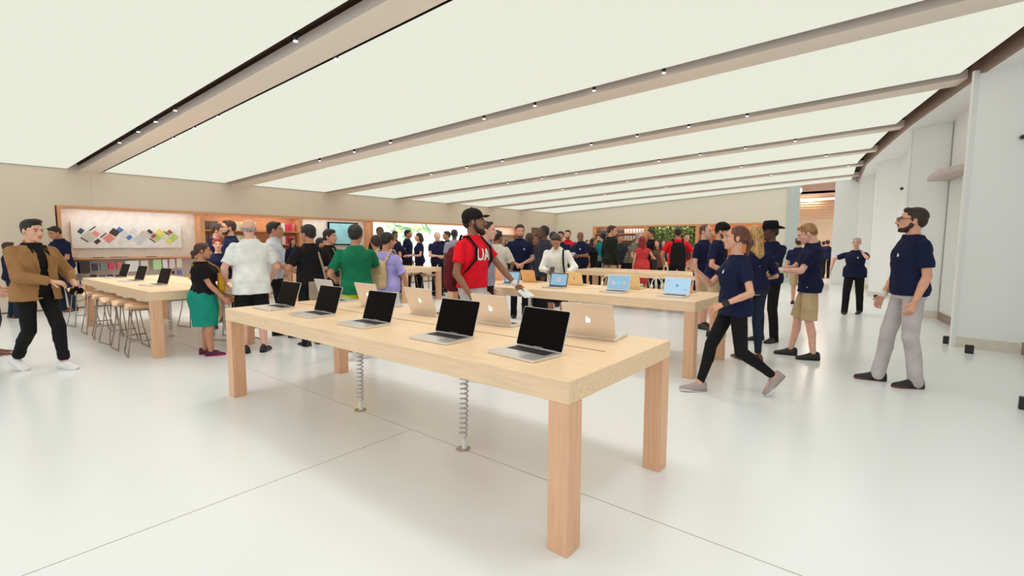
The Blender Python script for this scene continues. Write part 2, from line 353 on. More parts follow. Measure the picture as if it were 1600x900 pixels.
def make_laptop(wd=.36, dp=.247, shell=ALU, screen='black', tilt=108, white_bezel=False, logo=LOGOW):
    r = empty('laptop'); h = .014
    MB().prism(rrect(-wd/2, -dp/2, wd/2, dp/2, .012), 0.0005, h).build('base', shell, r)
    kb = MB(); kx0, kx1, ky0, ky1 = -wd*.40, wd*.40, dp*.02, dp*.40
    rows = 6
    for a in range(rows):
        n = 14 if a else 3
        for b in range(14):
            x = kx0+(kx1-kx0)*b/14; y = ky0+(ky1-ky0)*a/rows
            if a == 0 and 4 <= b <= 8:
                if b > 4: continue
                kb.box(x+.001, y+.001, h, x+(kx1-kx0)*5/14-.001, y+(ky1-ky0)/rows-.001, h+.0018)
            else: kb.box(x+.001, y+.001, h, x+(kx1-kx0)/14-.001, y+(ky1-ky0)/rows-.001, h+.0018)
    kb.build('keyboard', KEYS, r)
    MB().prism(rrect(kx0-.004, ky0-.003, kx1+.004, ky1+.004, .004), h-.001, h+.0006).build('keyboard_well', mat('well', (.10, .085, .08), .5), r)
    MB().prism(rrect(-wd*.15, -dp*.42, wd*.15, -dp*.04, .005), h-.001, h+.0008).build('trackpad', mat('trackpad', (.70, .66, .65), .3, metal=.3), r)
    T = Matrix.Translation((0, dp/2-.008, h+.002)) @ Matrix.Rotation(math.radians(180-tilt), 4, 'X') @ Matrix.Translation((0, 0, 0))
    # lid local: x, y = up along lid, z thickness ; face towards user is -z after rotation
    A = math.radians(tilt)
    def lp(p): return Vector((p.x, dp/2-.006-math.cos(A)*p.y+math.sin(A)*p.z, h+.001+math.sin(A)*p.y+math.cos(A)*p.z))
    MB().prism(rrect(-wd/2, 0, wd/2, dp*.97, .012), 0, .006).map(lp).build('lid', shell, r)
    MB().tube([(-wd*.38, dp/2-.006, h+.001), (wd*.38, dp/2-.006, h+.001)], .006, 8).build('hinge', ALUD, r)
    bez = WHITE if white_bezel else GLASSB
    MB().prism(rrect(-wd/2+.003, .003, wd/2-.003, dp*.97-.003, .010), -.0012, 0).map(lp).build('bezel', ALU if white_bezel else bez, r)
    b = .014
    sm = GLASSB if screen == 'black' else (mat('screen_blue', (.02, .04, .05), .25, emit=(.27, .46, .60), estr=1.0) if screen != 'pale' else mat('screen_pale', (.02, .04, .05), .25, emit=(.42, .62, .80), estr=1.0))
    s = MB().prism([(-wd/2+b, b*1.2), (wd/2-b, b*1.2), (wd/2-b, dp*.97-b), (-wd/2+b, dp*.97-b)], -.0018, -.0012).map(lp).build('screen', sm, r)
    if screen == 'black':
        tx = MB()
        for i in range(11): tx.box(-.036+i*.0066, b*.45, -.0016, -.036+i*.0066+.0045, b*.45+.005, -.0012)
        tx.map(lp).build('maker_name', mat('dim_letters', (.25, .24, .24), .5), r)
    else:
        def ringm(cx, cy, r0, r1, m, nm):
            q = MB(); n = 28
            for i in range(n):
                a0, a1 = 2*PI*i/n, 2*PI*(i+.7)/n
                q.prism([(cx+r0*math.cos(a0), cy+r0*math.sin(a0)), (cx+r1*math.cos(a0), cy+r1*math.sin(a0)), (cx+r1*math.cos(a1), cy+r1*math.sin(a1)), (cx+r0*math.cos(a1), cy+r0*math.sin(a1))], -.0023, -.0019)
            q.map(lp); return q.build(nm, m, s)
        pal = [mat('dial_pink', (.7, .3, .35), .4, emit=(.75, .40, .45), estr=.7), mat('dial_teal', (.1, .5, .6), .4, emit=(.10, .50, .62), estr=.8), mat('dial_brown', (.5, .35, .25), .4, emit=(.55, .40, .28), estr=.7)]
        cy = dp*.50
        if screen == 'dial': ringm(0, cy, .016, .036, pal[2], 'dial'); ringm(0, cy, .004, .011, pal[0], 'dial_centre')
        if screen == 'three':
            for i, x in enumerate((-.075, 0, .075)): ringm(x, cy*.92, .012, .026, pal[i], 'dial')
            tx = MB()
            for i in range(8): tx.box(-.03+i*.0075, cy*1.55, -.0023, -.025+i*.0075, cy*1.58, -.0019)
            tx.map(lp).build('caption_line', pal[2], s)
        if screen == 'pale':
            ringm(0, cy, .003, .016, mat('icon_slate', (.1, .2, .25), .4), 'icon')
            tx = MB(); tx.box(-.12, cy*1.5, -.0023, -.10, cy*1.55, -.0019).box(.095, cy*.55, -.0023, .115, cy*.62, -.0019); tx.map(lp).build('icon', M['icon_slate'], s)
    apple_mesh('logo', .036, logo, r, lambda p: lp(Vector((p.x, dp*.5+p.y, .006+p.z))))
    return r
lapA = make_laptop(); usedA = False
def lap(proto, fl, x, y, rz, lab, grp, z=TH+.0015):
    global usedA
    o = proto if fl else copy_tree(proto); o.location = (x, y, z); o.rotation_euler.z = rz; return tag(o, lab, 'laptop', grp)
G1 = 'open laptops with black screens on the front table'
for i, (x, rz, lab) in enumerate([(-1.645, -.10, 'largest open laptop with black screen, nearest the right corner of the front table'), (-2.34, .02, 'black-screened laptop before the man in red, second from the near corner'),
        (-3.215, .02, 'third black-screened laptop from the near corner of the front table'), (-3.98, .0, 'black-screened laptop second from the far left end of the front table'), (-4.70, .0, 'black-screened laptop at the far left end of the front table')]):
    lap(lapA, i == 0, x, 2.155, rz, lab, G1)
G2 = 'laptops on the front table seen from behind'
for i, (x, lab) in enumerate([(-1.60, 'silver laptop seen from behind with lit logo, nearest the right end of the front table'), (-2.43, 'silver laptop seen from behind, below the white papers held by the man in red'), (-3.25, 'silver laptop seen from behind with lit logo, left of the man in red'), (-4.02, 'laptop seen from behind in front of the person in lavender'), (-4.78, 'laptop seen from behind below the green shirt, far end of the front table')]):
    lap(lapA, False, x, 2.915+.0, PI+(.12 if i == 0 else -.02), lab, G2)
for i, (x, y, lab) in enumerate([(-8.55, 2.19, 'black-screened laptop on the left table, nearest the woman in the teal skirt'), (-9.72, 2.19, 'middle one of three black-screened laptops on the left table'), (-10.85, 2.22, 'black-screened laptop at the far end of the left table')]):
    lap(lapA, False, x, y, .1, lab, 'open laptops on the left table')
GOLD = mat('gold_shell', (.80, .50, .24), .35, metal=.45, var=.01); ROSE = mat('rose_shell', (.93, .45, .32), .35, metal=.35, var=.01); PALE = mat('pale_gold_shell', (.90, .72, .42), .35, metal=.35, var=.01)
LG = mat('logo_dim', (.55, .32, .2), .3, metal=.5)
for wd, scr, wb, x, lab in [(.29, 'dial', False, -4.70, 'open laptop showing one round dial on blue, leftmost of the lit screens'), (.30, 'dial', False, -3.84, 'open laptop with round dial, in front of the man in white shirt'), (.325, 'three', True, -2.90, 'open silver laptop whose screen shows three round dials'), (.325, 'pale', True, -2.12, 'open silver laptop with pale blue screen, nearest the right corner of its table')]:
    o = make_laptop(wd, wd*.68, ALU, scr, 106, wb); o.location = (x, 5.72, TH+.0015); tag(o, lab, 'laptop', 'lit laptops on the second table')
for sh, x, lab in [(ROSE, -5.43, 'salmon pink laptop seen from behind, left end of the second table'), (GOLD, -4.70, 'brown gold laptop seen from behind, between two dial screens'), (PALE, -3.83, 'pale gold laptop seen from behind, right of the white-shirted man'), (M['pale_gold_shell'], -2.92, 'yellow gold laptop partly hidden behind the three-dial screen'), (ROSE, -2.22, 'rose pink laptop seen from behind at the right end of the second table')]:
    o = make_laptop(.29, .20, sh, 'black', 106, False, LG); o.location = (x, 6.38, TH+.0015); o.rotation_euler.z = PI-.05; tag(o, lab, 'laptop', 'coloured laptops seen from behind')
# tablet with stand
def make_tablet(up):
    r = empty('tablet')
    if up:
        A = math.radians(70)
        lp = lambda p: Vector((p.x, -math.cos(A)*-p.y+p.z*math.sin(A), .012+math.sin(A)*p.y+p.z*0))
        MB().prism(rrect(-.12, 0, .12, .17, .012), 0, .008).map(lp).build('case', WHITE, r)
        MB().prism(rrect(-.106, .014, .106, .156, .003), -.001, 0).map(lp).build('screen', mat('screen_sea', (.1, .3, .5), .2, emit=(.10, .36, .62), estr=.8), r)
        MB().box(-.06, .05, 0, .06, .12, .01).box(-.02, .06, .005, .02, .075, .12).build('stand', WHITE, r)
    else:
        MB().prism(rrect(-.12, -.085, .12, .085, .012), 0, .007).build('case', ALU, r)
        MB().prism(rrect(-.106, -.072, .106, .072, .003), .007, .0078).build('screen', mat('screen_lilac', (.55, .5, .6), .25, emit=(.55, .5, .62), estr=.35), r)
    return r
tu = make_tablet(True); tf = make_tablet(False)
for i, (u, v, lab) in enumerate([(964, 418, 'upright tablet with blue screen beside the man in dark green'), (984, 418, 'upright tablet with dark blue screen left of the woman in red'), (1028, 418, 'upright tablet with blue screen right of the black handbag')]):
    o = tu if i == 0 else copy_tree(tu); o.location = (-7.9+i*1.05, 15.55, TH+.001); p = at_y(u, 415, 15.55); o.location.x = p.x; o.rotation_euler.z = .6; tag(o, lab, 'tablet', 'upright tablets on the far table')
for i, (u, lab) in enumerate([(915, 'flat tablet lying on the table above the pale gold laptop'), (992, 'flat tablet with lilac screen lying below the woman in red'), (1052, 'flat tablet with pale screen lying below the black backpack'), (940, 'flat tablet lying below the man in dark green')]):
    p = at_y(u, 424, 10.5); o = tf if i == 0 else copy_tree(tf); o.location = (p.x, 10.4, TH+.0015); tag(o, lab, 'tablet', 'flat tablets')
# tablet on table A, tablet in stand near the crowd
o = copy_tree(tu); o.location = (-11.25, 7.85, TH+.001); o.rotation_euler.z = .7; tag(o, 'upright dark tablet on the table before the white screen', 'tablet')
# headphones standing on the second table
def make_headphones():
    r = empty('headphones'); pts = [(math.cos(a)*.085, 0, .10+math.sin(a)*.12) for a in np.linspace(-.25, PI+.25, 20)]
    MB().tube(pts, .009, 8).build('headband', WHITE, r, smooth=True)
    for s in (-1, 1):
        MB().ell((s*.085, 0, .055), (.024, .042, .05)).build('ear_cup', WHITE, r, smooth=True)
        MB().ell((s*.068, 0, .055), (.016, .036, .044)).build('ear_pad', mat('pad_grey', (.25, .22, .22), .7), r, smooth=True)
    return r
h0 = make_headphones()
for i, (x, lab) in enumerate([(-3.38, 'white headphones standing left of the three-dial laptop'), (-2.62, 'white headphones standing left of the pale blue screen')]):
    o = h0 if i == 0 else copy_tree(h0); o.location = (x, 6.44, TH+.003); o.rotation_euler.z = .6; o.scale = (.8, .8, .72); tag(o, lab, 'headphones')
# ================================================================== stools
def make_stool():
    r = empty('bar_stool'); H = .62
    seat = MB(); rings = []
    for i in range(13):
        x = -.21+.42*i/12; zz = H+.055*(x/.21)**2-.012; dy = .165-.02*(x/.21)**2
        rings.append([(x, dy*math.cos(a), zz+.012*math.sin(a)) for a in np.linspace(0, 2*PI, 12, endpoint=False)])
    seat.loft(rings).build('seat', mat('stool_wood', (.80, .50, .31), .4, var=.05, scale=4, stretch=(2, 12, 12)), r, smooth=True)
    for s in (-1, 1):
        for e in (-1, 1):
            MB().tube([(e*.10, s*.10, H-.02), (e*.13, s*.13, H*.5), (e*.19, s*.175, .03)], .008, 8).build('leg', WIRE, r, smooth=True)
        MB().tube([(-.19, s*.175, .03), (-.20, s*.178, .009), (.20, s*.178, .009), (.19, s*.175, .03)], .008, 8).build('base_rail', WIRE, r, smooth=True)
    MB().tube([(.165, -.157, .20), (.165, .157, .20)], .008, 8).build('footrest', WIRE, r, smooth=True)
    MB().tube([(-.10, -.10, H-.02), (.10, -.10, H-.02), (.10, .10, H-.02), (-.10, .10, H-.02)], .008, 8, True).build('seat_ring', WIRE, r, smooth=True)
    return r
s0 = make_stool(); n = 0
def stool(x, y, rz, lab, grp):
    global n
    o = s0 if n == 0 else copy_tree(s0); n += 1; o.location = (x, y, 0); o.rotation_euler.z = rz; tag(o, lab, 'stool', grp)
GS = 'wooden stools tucked under the near side of the left table'
for i, (x, lab) in enumerate([(-7.88, 'wooden wire-legged stool nearest the front corner leg of the left table'), (-8.48, 'second stool from the near corner leg along the left table'), (-9.08, 'third stool from the near corner leg along the left table'), (-9.72, 'fourth stool from the near corner leg along the left table'), (-10.38, 'fifth stool from the near corner leg along the left table'), (-11.42, 'stool standing outside the far leg of the left table, by the wall display')]):
    stool(x, 1.86, .12*((i % 3)-1), lab, GS)
for i, x in enumerate((-7.75, -8.75, -9.9)):
    stool(x, 3.12, .1*i, 'wire-legged stool on the rear side of the left table', 'stools on the rear side of the left table')
p9 = at_z(352, 528); stool(p9.x, p9.y, .5, 'stool between the left table and the front table, behind the bald man', None)
for i, x in enumerate((-10.45, -11.0, -11.6, -12.2, -12.8)):
    stool(x, 7.55, .1*i, 'stool under the table in front of the bright white screen, near side', 'stools near side of the table before the white screen')
for i, x in enumerate((-9.95, -10.7, -11.5, -12.3)):
    stool(x, 8.74, .1*i, 'stool under the table in front of the bright white screen, far side', 'stools far side of the table before the white screen')
# ================================================================== left wall display recess, bay by bay
NXF = XL+.035
def bay(name, y0, y1, lab, backm, shelves=(), lamp=5):
    r = empty(name, (XL, (y0+y1)/2, NZ0)); o = Vector(r.location)
    def B(nm, m, *bx, **k):
        mb = MB()
        for b in bx: mb.box(*b)
        mb.map(lambda p: p-o); return mb.build(nm, m, r, **k)
    t = .055
    B('frame', WOODR, (XL-.38, y0, NZ1-t, NXF, y1, NZ1), (XL-.38, y0, NZ0, NXF, y0+t, NZ1-t), (XL-.38, y1-t, NZ0, NXF, y1, NZ1-t), (XL-.38, y0+t, NZ0, NXF, y1-t, NZ0+.035))
    B('back_panel', backm, (XL-.38, y0+t, NZ0+.035, XL-.36, y1-t, NZ1-t))
    for z in shelves: B('shelf', WOODR, (XL-.36, y0+t, z-.03, NXF-.02, y1-t, z))
    # area light and diffuser added under the top board to brighten the bay
    if lamp:
        ld = bpy.data.lights.new('bay_fill', 'AREA'); ld.shape = 'RECTANGLE'; ld.size = .05; ld.size_y = y1-y0-.3; ld.energy = lamp; ld.color = (1, .93, .85)
        lo = bpy.data.objects.new('bay_fill', ld); C.objects.link(lo); lo.parent = r; lo.location = (-.03, 0, NZ1-NZ0-t-.02); lo.rotation_euler = (0, math.radians(28), 0)
        B('fill_diffuser', mat('fill_diffuser', (.9, .9, .88), .4), (XL-.06, y0+.15, NZ1-t-.012, XL-.01, y1-.15, NZ1-t))
    return tag(r, lab, 'display shelving')
LITW = mat('lit_back', (.92, .88, .85), .6)
bay('display_bay', 2.05, 4.86, 'oak-framed wall bay with the framed case picture and small products below, at the left', LITW, (1.13,))
bay('display_bay', 4.86, 7.55, 'oak wall bay with shelves of coloured cases behind the bald man', WOODR, (1.83, 1.45, 1.07))
bay('display_bay', 7.55, 10.1, 'oak-framed white wall bay holding the dark television', LITW, (1.0,))
bay('display_bay', 10.1, 15.75, 'oak-framed bay filled by the large bright white screen', LITW, (), 0)
bay('display_bay', 15.75, 18.55, 'oak-framed pale lit bay at the far end of the left wall', mat('lit_back2', (.92, .89, .82), .6), (1.9, 1.55, 1.2))
# framed picture of tablet and phone cases
pr = empty('framed_picture', (XL-.30, 3.38, 1.66))
MB().box(-.02, -1.08, -.31, .012, 1.08, .31).build('canvas', mat('canvas_white', (.93, .91, .88), .5), pr, bevel=.003)
PC = dict(navy=(.05, .10, .16), grey=(.70, .64, .60), dk=(.07, .04, .035), pink=(.90, .30, .27), blue=(.10, .20, .60), pale=(.80, .78, .80), lil=(.72, .72, .80), yel=(.85, .80, .18), brn=(.42, .11, .06), grn=(.55, .68, .18), wht=(.88, .85, .80))
pcs = [(303, 283, 50, 38, 55, 'navy'), (395, 257, 70, 10, 40, 'dk'), (455, 275, 60, 40, -45, 'wht'), (370, 330, 95, 80, -40, 'grey'), (327, 367, 75, 10, -38, 'dk'), (420, 305, 55, 38, -45, 'pink'), (427, 382, 50, 34, 42, 'dk'), (480, 320, 70, 10, 42, 'dk'), (573, 290, 70, 62, -38, 'dk'), (524, 350, 75, 68, 42, 'pink'), (622, 262, 50, 36, -40, 'blue'), (660, 310, 60, 50, 45, 'lil'), (697, 340, 46, 34, 42, 'blue'), (625, 375, 50, 44, -45, 'pale'), (740, 272, 52, 42, -40, 'pale'), (800, 290, 65, 10, 42, 'grey'), (775, 365, 80, 62, -40, 'lil'), (835, 315, 78, 62, 45, 'grey'), (884, 277, 50, 30, -45, 'dk'), (915, 322, 48, 34, 42, 'brn'), (903, 367, 68, 10, -42, 'dk'), (950, 345, 56, 44, 42, 'grn'), (980, 290, 74, 60, -40, 'yel'), (1040, 292, 65, 10, -42, 'dk'), (1072, 277, 46, 34, -42, 'brn'), (1060, 370, 48, 50, -40, 'yel'), (1105, 335, 76, 54, 45, 'grn'), (1030, 330, 44, 38, -42, 'wht')]
mbp = MB(); cols = list(PC); ms = [mat('case_'+c, PC[c], .5) for c in cols]
for i, (cx, cy, a, b, ang, cl) in enumerate(pcs):
    y = (cx-705)/950*2.15; z = -(cy-318)/418; t = math.radians(ang); mbp.cur = cols.index(cl); a /= 440; b /= 420
    Mx = Matrix.Translation((.0125, y, z)) @ Matrix.Rotation(t, 4, 'X')
    mbp.box(0, -a/2, -b/2, .004+.0004*i, a/2, b/2, Mx)
mbp.build('printed_cases', ms, pr)
tag(pr, 'long white picture of colourful tablet and phone cases in a zigzag', 'picture')
# small products in the first bay
def product(name, w_, h_, d_, m, loc, lab, cat, grp, front=None):
    r = empty(name, loc)
    MB().prism(rrect(-w_/2, 0, w_/2, h_, min(w_, h_)*.12), 0, d_).map(lambda p: Vector((p.z, p.x, p.y))).build('case', m, r)
    if front: MB().box(d_, -w_*.38, h_*.12, d_+.003, w_*.38, h_*.9).build('front', front, r)
    tag(r, lab, cat, grp)
CW = mat('pack_white', (.88, .84, .84), .35); CL = {}
for nme, col in dict(black=(.05, .035, .03), navy=(.06, .05, .13), teal=(.22, .28, .27), pink=(.88, .05, .16), red=(.72, .20, .18), green=(.60, .80, .42), white=(.88, .86, .85), palepink=(.88, .70, .72), blue=(.22, .18, .62), yellow=(.82, .74, .35), crimson=(.80, .06, .12), salmon=(.85, .30, .25), slate=(.16, .13, .14), cream=(.85, .75, .62)).items(): CL[nme] = mat('prod_'+nme, col, .45)
G = 'packaged products hanging below the picture'
for u, v, wd, hh, cl, lab in [(113, 428, .24, .26, 'white', 'white boxed headphones pack at the left end under the picture'), (130, 427, .22, .28, 'black', 'large black tablet case under the picture'), (148, 423, .09, .17, 'navy', 'navy phone case in white tray under the picture'), (160.5, 422, .09, .17, 'teal', 'grey green phone case in white tray under the picture'), (173, 421, .09, .17, 'pink', 'bright pink phone case under the picture'), (186, 420, .09, .17, 'red', 'brick red phone case under the picture'), (206, 424, .26, .26, 'white', 'stack of white boxes behind the far laptop'), (225, 421, .15, .22, 'palepink', 'pale pink box behind the left table laptops'), (245, 421, .17, .25, 'green', 'light green round case above the left table'), (257, 420, .10, .24, 'white', 'white bottle-shaped speaker under the shelf'), (268, 419, .12, .24, 'palepink', 'pale pink speaker under the shelf, right of the white one'), (279, 418, .12, .24, 'cream', 'cream speaker at the right end under the shelf'), (269, 428, .07, .08, 'black', 'small black item below the speakers'), (280, 429, .08, .12, 'blue', 'small violet blue item below the speakers')]:
    p = at_x(u, v, XL-.12); product('product_package', wd, hh, .10, CL[cl], (XL-.14, p.y, p.z), lab, 'package', G)
for k, (u, cl) in enumerate([(113, 'white'), (121, 'white'), (128, 'white'), (146, 'black'), (160, 'slate'), (172, 'black'), (185, 'black')]):
    p = at_x(u, 440 if k < 3 else 433, XL-.12)
    product('product_package', .10, .09 if k < 3 else .06, .08, CL[cl], (XL-.14, p.y, NZ0+.036 if k < 3 else p.z), 'small white box on the bottom ledge of the picture bay' if k < 3 else 'small dark accessory in the lowest row under the picture', 'package', 'white boxes on the ledge' if k < 3 else 'dark accessories in the lowest row')
for u, cl, lab in [(114, 'slate', 'dark phone lying on the shelf below the picture, left end'), (154, 'black', 'black phone lying on the shelf below the picture'), (181, 'slate', 'dark tablet lying on the shelf below the middle of the picture'), (192, 'blue', 'blue tablet lying on the shelf below the picture'), (237, 'black', 'small black phone at the right on the picture shelf')]:
    p = at_x(u, 403, XL-.1); r = empty('shelf_device', (XL-.12, p.y, 1.1305)); MB().prism(rrect(-.07, -.10, .07, .10, .012), 0, .012).build('case', CL[cl], r); MB().prism(rrect(-.062, -.09, .062, .09, .006), .012, .0128).build('screen', GLASSB, r); tag(r, lab, 'device', 'devices lying on the picture shelf')
# coloured cases on the wooden shelves
RN = ['top', 'second', 'third']
for ri, z in enumerate((1.831, 1.451, 1.071)):
    for ci, (u, cl) in enumerate([(323, 'slate'), (331, 'slate'), (366, 'cream'), (380, 'yellow'), (391, 'white'), (437, 'palepink'), (448, 'crimson'), (459, 'salmon')]):
        for sx in (0, 1):
            p = at_x(u, 380, XL-.1); y = p.y+.0+sx*.11
            if not 4.95 < y < 7.45: continue
            side = {'slate': 'dark slate', 'cream': 'cream', 'yellow': 'yellow', 'white': 'white', 'palepink': 'pale pink', 'crimson': 'crimson', 'salmon': 'salmon'}[cl]
            product('boxed_case', .10, .24, .05, CL[cl] if sx == 0 or ci < 2 else CL['white'] if ci % 2 else CL[cl], (XL-.16+.05*sx, y, z), '%s boxed case on the %s wooden shelf%s' % (side, RN[ri], ', beside the frame post' if ci == 0 else ''), 'case', 'boxed cases, %s, %s shelf' % (side, RN[ri]), None)
# television
tv = empty('television', (XL-.30, 9.19, 1.80)); MB().box(0, -.56, -.38, .05, .56, .38).build('housing', GLASSB, tv, bevel=.006)
MB().box(.05, -.52, -.34, .053, .52, .34).build('screen', mat('tv_screen', (.2, .4, .42), .25, emit=(.20, .42, .46), estr=.6, var=.2, scale=2), tv)
MB().box(-.06, -.1, -.1, 0, .1, .1).build('wall_mount', BLACK, tv); tag(tv, 'wall television with dim teal picture in a black frame', 'television')
# big bright screen with a green leaf picture
bs = empty('video_wall', (XL-.34, 12.9, 1.35)); MB().box(0, -2.74, -.80, .04, 2.74, .88).build('screen', mat('bright_screen', (.9, .9, .9), .4, emit=(.97, 1.0, .95), estr=.95), bs)
lf = MB(); rnd = random.Random(3)
gm = [mat('leaf_green', (.3, .6, .25), .5, emit=(.45, .80, .30), estr=.8), mat('leaf_pale', (.7, .85, .5), .5, emit=(.80, .95, .55), estr=.9), mat('leaf_deep', (.2, .45, .3), .5, emit=(.25, .55, .35), estr=.7)]
for q in range(70):
    lf.cur = rnd.randrange(3); t = rnd.random(); y = -1.95+t*2.1+rnd.uniform(-.1, .1); z = .80-.2*rnd.random()-(.55*rnd.random() if rnd.random() < .45 and t < .55 else 0); L_ = rnd.uniform(.10, .24); ang = rnd.uniform(-1.2, .6)
    Mx = Matrix.Translation((.041+q*.00004, y, z)) @ Matrix.Rotation(ang, 4, 'X')
    k0 = len(lf.v); lf.add([Mx @ Vector((0, L_*math.cos(a), L_*.22*math.sin(a))) for a in np.linspace(0, 2*PI, 10, endpoint=False)], [tuple(range(10))])
lf.build('leaf_picture', gm, bs)
tag(bs, 'very large glowing white wall screen with pale green leaves at its top left', 'screen')
# ================================================================== back wall recess
def bbay(x0, x1, lab, backm, shelves=()):
    r = empty('display_bay', ((x0+x1)/2, YB, .5)); o = Vector(r.location)
    def B(nm, m, *bx):
        mb = MB()
        for b in bx: mb.box(*b)
        mb.map(lambda p: p-o); return mb.build(nm, m, r)
    t = .07
    B('frame', WOODR, (x0, YB-.04, 2.36-t, x1, YB+.5, 2.36), (x0, YB-.04, .5, x0+t, YB+.5, 2.36-t), (x1-t, YB-.04, .5, x1, YB+.5, 2.36-t), (x0+t, YB-.04, .5, x1-t, YB+.5, .54))
    B('back_panel', backm, (x0+t, YB+.45, .54, x1-t, YB+.48, 2.36-t))
    for z in shelves: B('shelf', WOODR, (x0+t, YB, z-.03, x1-t, YB+.45, z))
    ld = bpy.data.lights.new('bay_fill', 'AREA'); ld.shape = 'RECTANGLE'; ld.size = x1-x0-.3; ld.size_y = .05; ld.energy = 4; ld.color = (1, .93, .85)  # area light added to brighten the far bay
    lo = bpy.data.objects.new('bay_fill', ld); C.objects.link(lo); lo.parent = r; lo.location = (0, .0, 2.36-.5-t-.02); lo.rotation_euler = (math.radians(30), 0, 0)
    return tag(r, lab, 'display shelving')
bbay(-12.2, -9.45, 'wooden far-wall bay with rows of dark and white boxes', WOODR, (2.0, 1.68, 1.36))
bbay(-9.45, -7.05, 'far-wall bay filled with the green plant wall', mat('soil_dark', (.05, .07, .02), .9), ())
bbay(-7.05, -4.1, 'warm orange wooden bay right of the plant wall', mat('orange_wood', (.85, .30, .10), .5, var=.08), (1.9,))
for ri, z in enumerate((2.001, 1.681, 1.361)):
    for k in range(17):
        x = -12.0+k*.148; wh = (ri == 0 and k >= 10) or (ri == 1 and (k < 4 or k > 8))
        r = empty('boxed_case', (x, YB+.12, z)); MB().box(-.05, 0, 0, .05, .06, .21).build('case', CL['white'] if wh else CL['slate'], r)
        MB().box(-.035, -.002, .02, .035, 0, .16).build('label_panel', CL['palepink'] if wh else CL['black'], r)
        tag(r, '%s boxed case on the %s shelf of the far wooden bay' % ('white' if wh else 'dark', RN[ri]), 'case', '%s cases, %s shelf of the far bay' % ('white' if wh else 'dark', RN[ri]))
# plant wall
pw = MB(); rnd = random.Random(5)
for q in range(2600):
    pw.cur = rnd.choice([0, 0, 1, 2]); x = rnd.uniform(-9.36, -7.14); z = rnd.uniform(.58, 2.26); y = YB+rnd.uniform(-.02, .38)-.1*math.sin(x*5+z*3); L_ = rnd.uniform(.05, .13)
    R3 = Matrix.Rotation(rnd.uniform(0, 6.28), 4, 'Y') @ Matrix.Rotation(rnd.uniform(-.9, .9), 4, 'X'); Mx = Matrix.Translation((x, y, z)) @ R3
    pw.add([Mx @ Vector(p) for p in ((0, 0, 0), (L_*.5, .01, L_*.28), (L_, .02, 0), (L_*.5, .01, -L_*.28))], [(0, 1, 2, 3)])
tag(pw.build('plant_wall', [mat('leaf_a', (.20, .30, .06), .5, var=.3), mat('leaf_b', (.42, .48, .18), .5, var=.2), mat('leaf_c', (.08, .15, .03), .5)]), 'dense green living plant wall in the far bay', 'plant wall', kind='stuff')
# ================================================================== small things on floor and walls
for u, v, lab in [(1479, 537, 'small black floor box left of the near white column foot'), (1514, 552, 'small black floor box before the middle of the near white column'), (1368, 467, 'small black floor box by the far white panel'), (1602, 640, 'small black floor box at the right edge of the view')]:
    p = at_z(u, v); r = empty('floor_box', (p.x, p.y, 0)); MB().box(-.045, -.03, .0005, .045, .03, .115).build('body', BLACK, r, bevel=.004); MB().box(-.03, -.032, .03, .03, -.03, .09).build('front_panel', KEYS, r); tag(r, lab, 'floor box')
for u, v, y, lab in [(1409, 295, 13.02, 'small grey round sensor on the second white column'), (1597, 215, 9.43, 'small dark sensor high on the near white column')]:
    p = at_y(u, v, y); r = empty('wall_sensor', p); MB().tube([(0, 0, 0), (0, -.05, 0)], .035, 16).build('housing', ALUD, r); MB().ell((0, -.055, 0), (.024, .02, .024)).build('lens', BLACK, r, smooth=True); tag(r, lab, 'sensor')
# ================================================================== PEOPLE
def remesh(mb, vox, smooth=2, fold=0.0, seed=0, sm_f=.5):
    me = bpy.data.meshes.new('tmp'); me.from_pydata(mb.v, [], mb.f); me.update()
    bm = bmesh.new(); bm.from_mesh(me); bmesh.ops.recalc_face_normals(bm, faces=bm.faces); bm.to_mesh(me); bm.free()
    o = bpy.data.objects.new('tmp', me); C.objects.link(o)
    r = o.modifiers.new('r', 'REMESH'); r.mode = 'VOXEL'; r.voxel_size = vox; r.adaptivity = 0
    if smooth: s = o.modifiers.new('s', 'SMOOTH'); s.iterations = smooth; s.factor = sm_f
    dg = bpy.context.evaluated_depsgraph_get(); dg.update()
    out = bpy.data.meshes.new_from_object(o.evaluated_get(dg))
    bpy.data.objects.remove(o); bpy.data.meshes.remove(me)
    if fold and len(out.vertices):
        n = len(out.vertices); co = np.empty(n*3, 'f'); out.vertices.foreach_get('co', co); co = co.reshape(-1, 3)
        no = np.empty(n*3, 'f'); out.vertex_normals.foreach_get('vector', no); no = no.reshape(-1, 3)
        rg = np.random.RandomState(seed); d = np.zeros(n)
        for q in range(9):
            k = rg.normal(size=3)*np.array([1, 1, .7]); k *= rg.uniform(16, 44)/np.linalg.norm(k)
            d += np.sin(co @ k+rg.uniform(0, 6.28)+1.3*np.sin(co @ (rg.normal(size=3)*9)))
        d = -np.abs(d/4.5)+.35
        co += no*(d*fold)[:, None]; out.vertices.foreach_set('co', co.ravel())
    out.polygons.foreach_set('use_smooth', [True]*len(out.polygons)); out.update()
    return out
def obj_from(me, name, m, parent):
    me.name = name; me.materials.clear(); me.materials.append(m)
    o = bpy.data.objects.new(name, me); C.objects.link(o); o.parent = parent; return o
SKIN = {k: mat('skin_'+k, v, .5, var=.06, scale=14, bump=.05, bscale=300) for k, v in dict(pale=(.80, .44, .34), light=(.74, .37, .25), asian=(.78, .42, .28), tan=(.55, .25, .145), brown=(.30, .125, .07), dark=(.12, .05, .03)).items()}
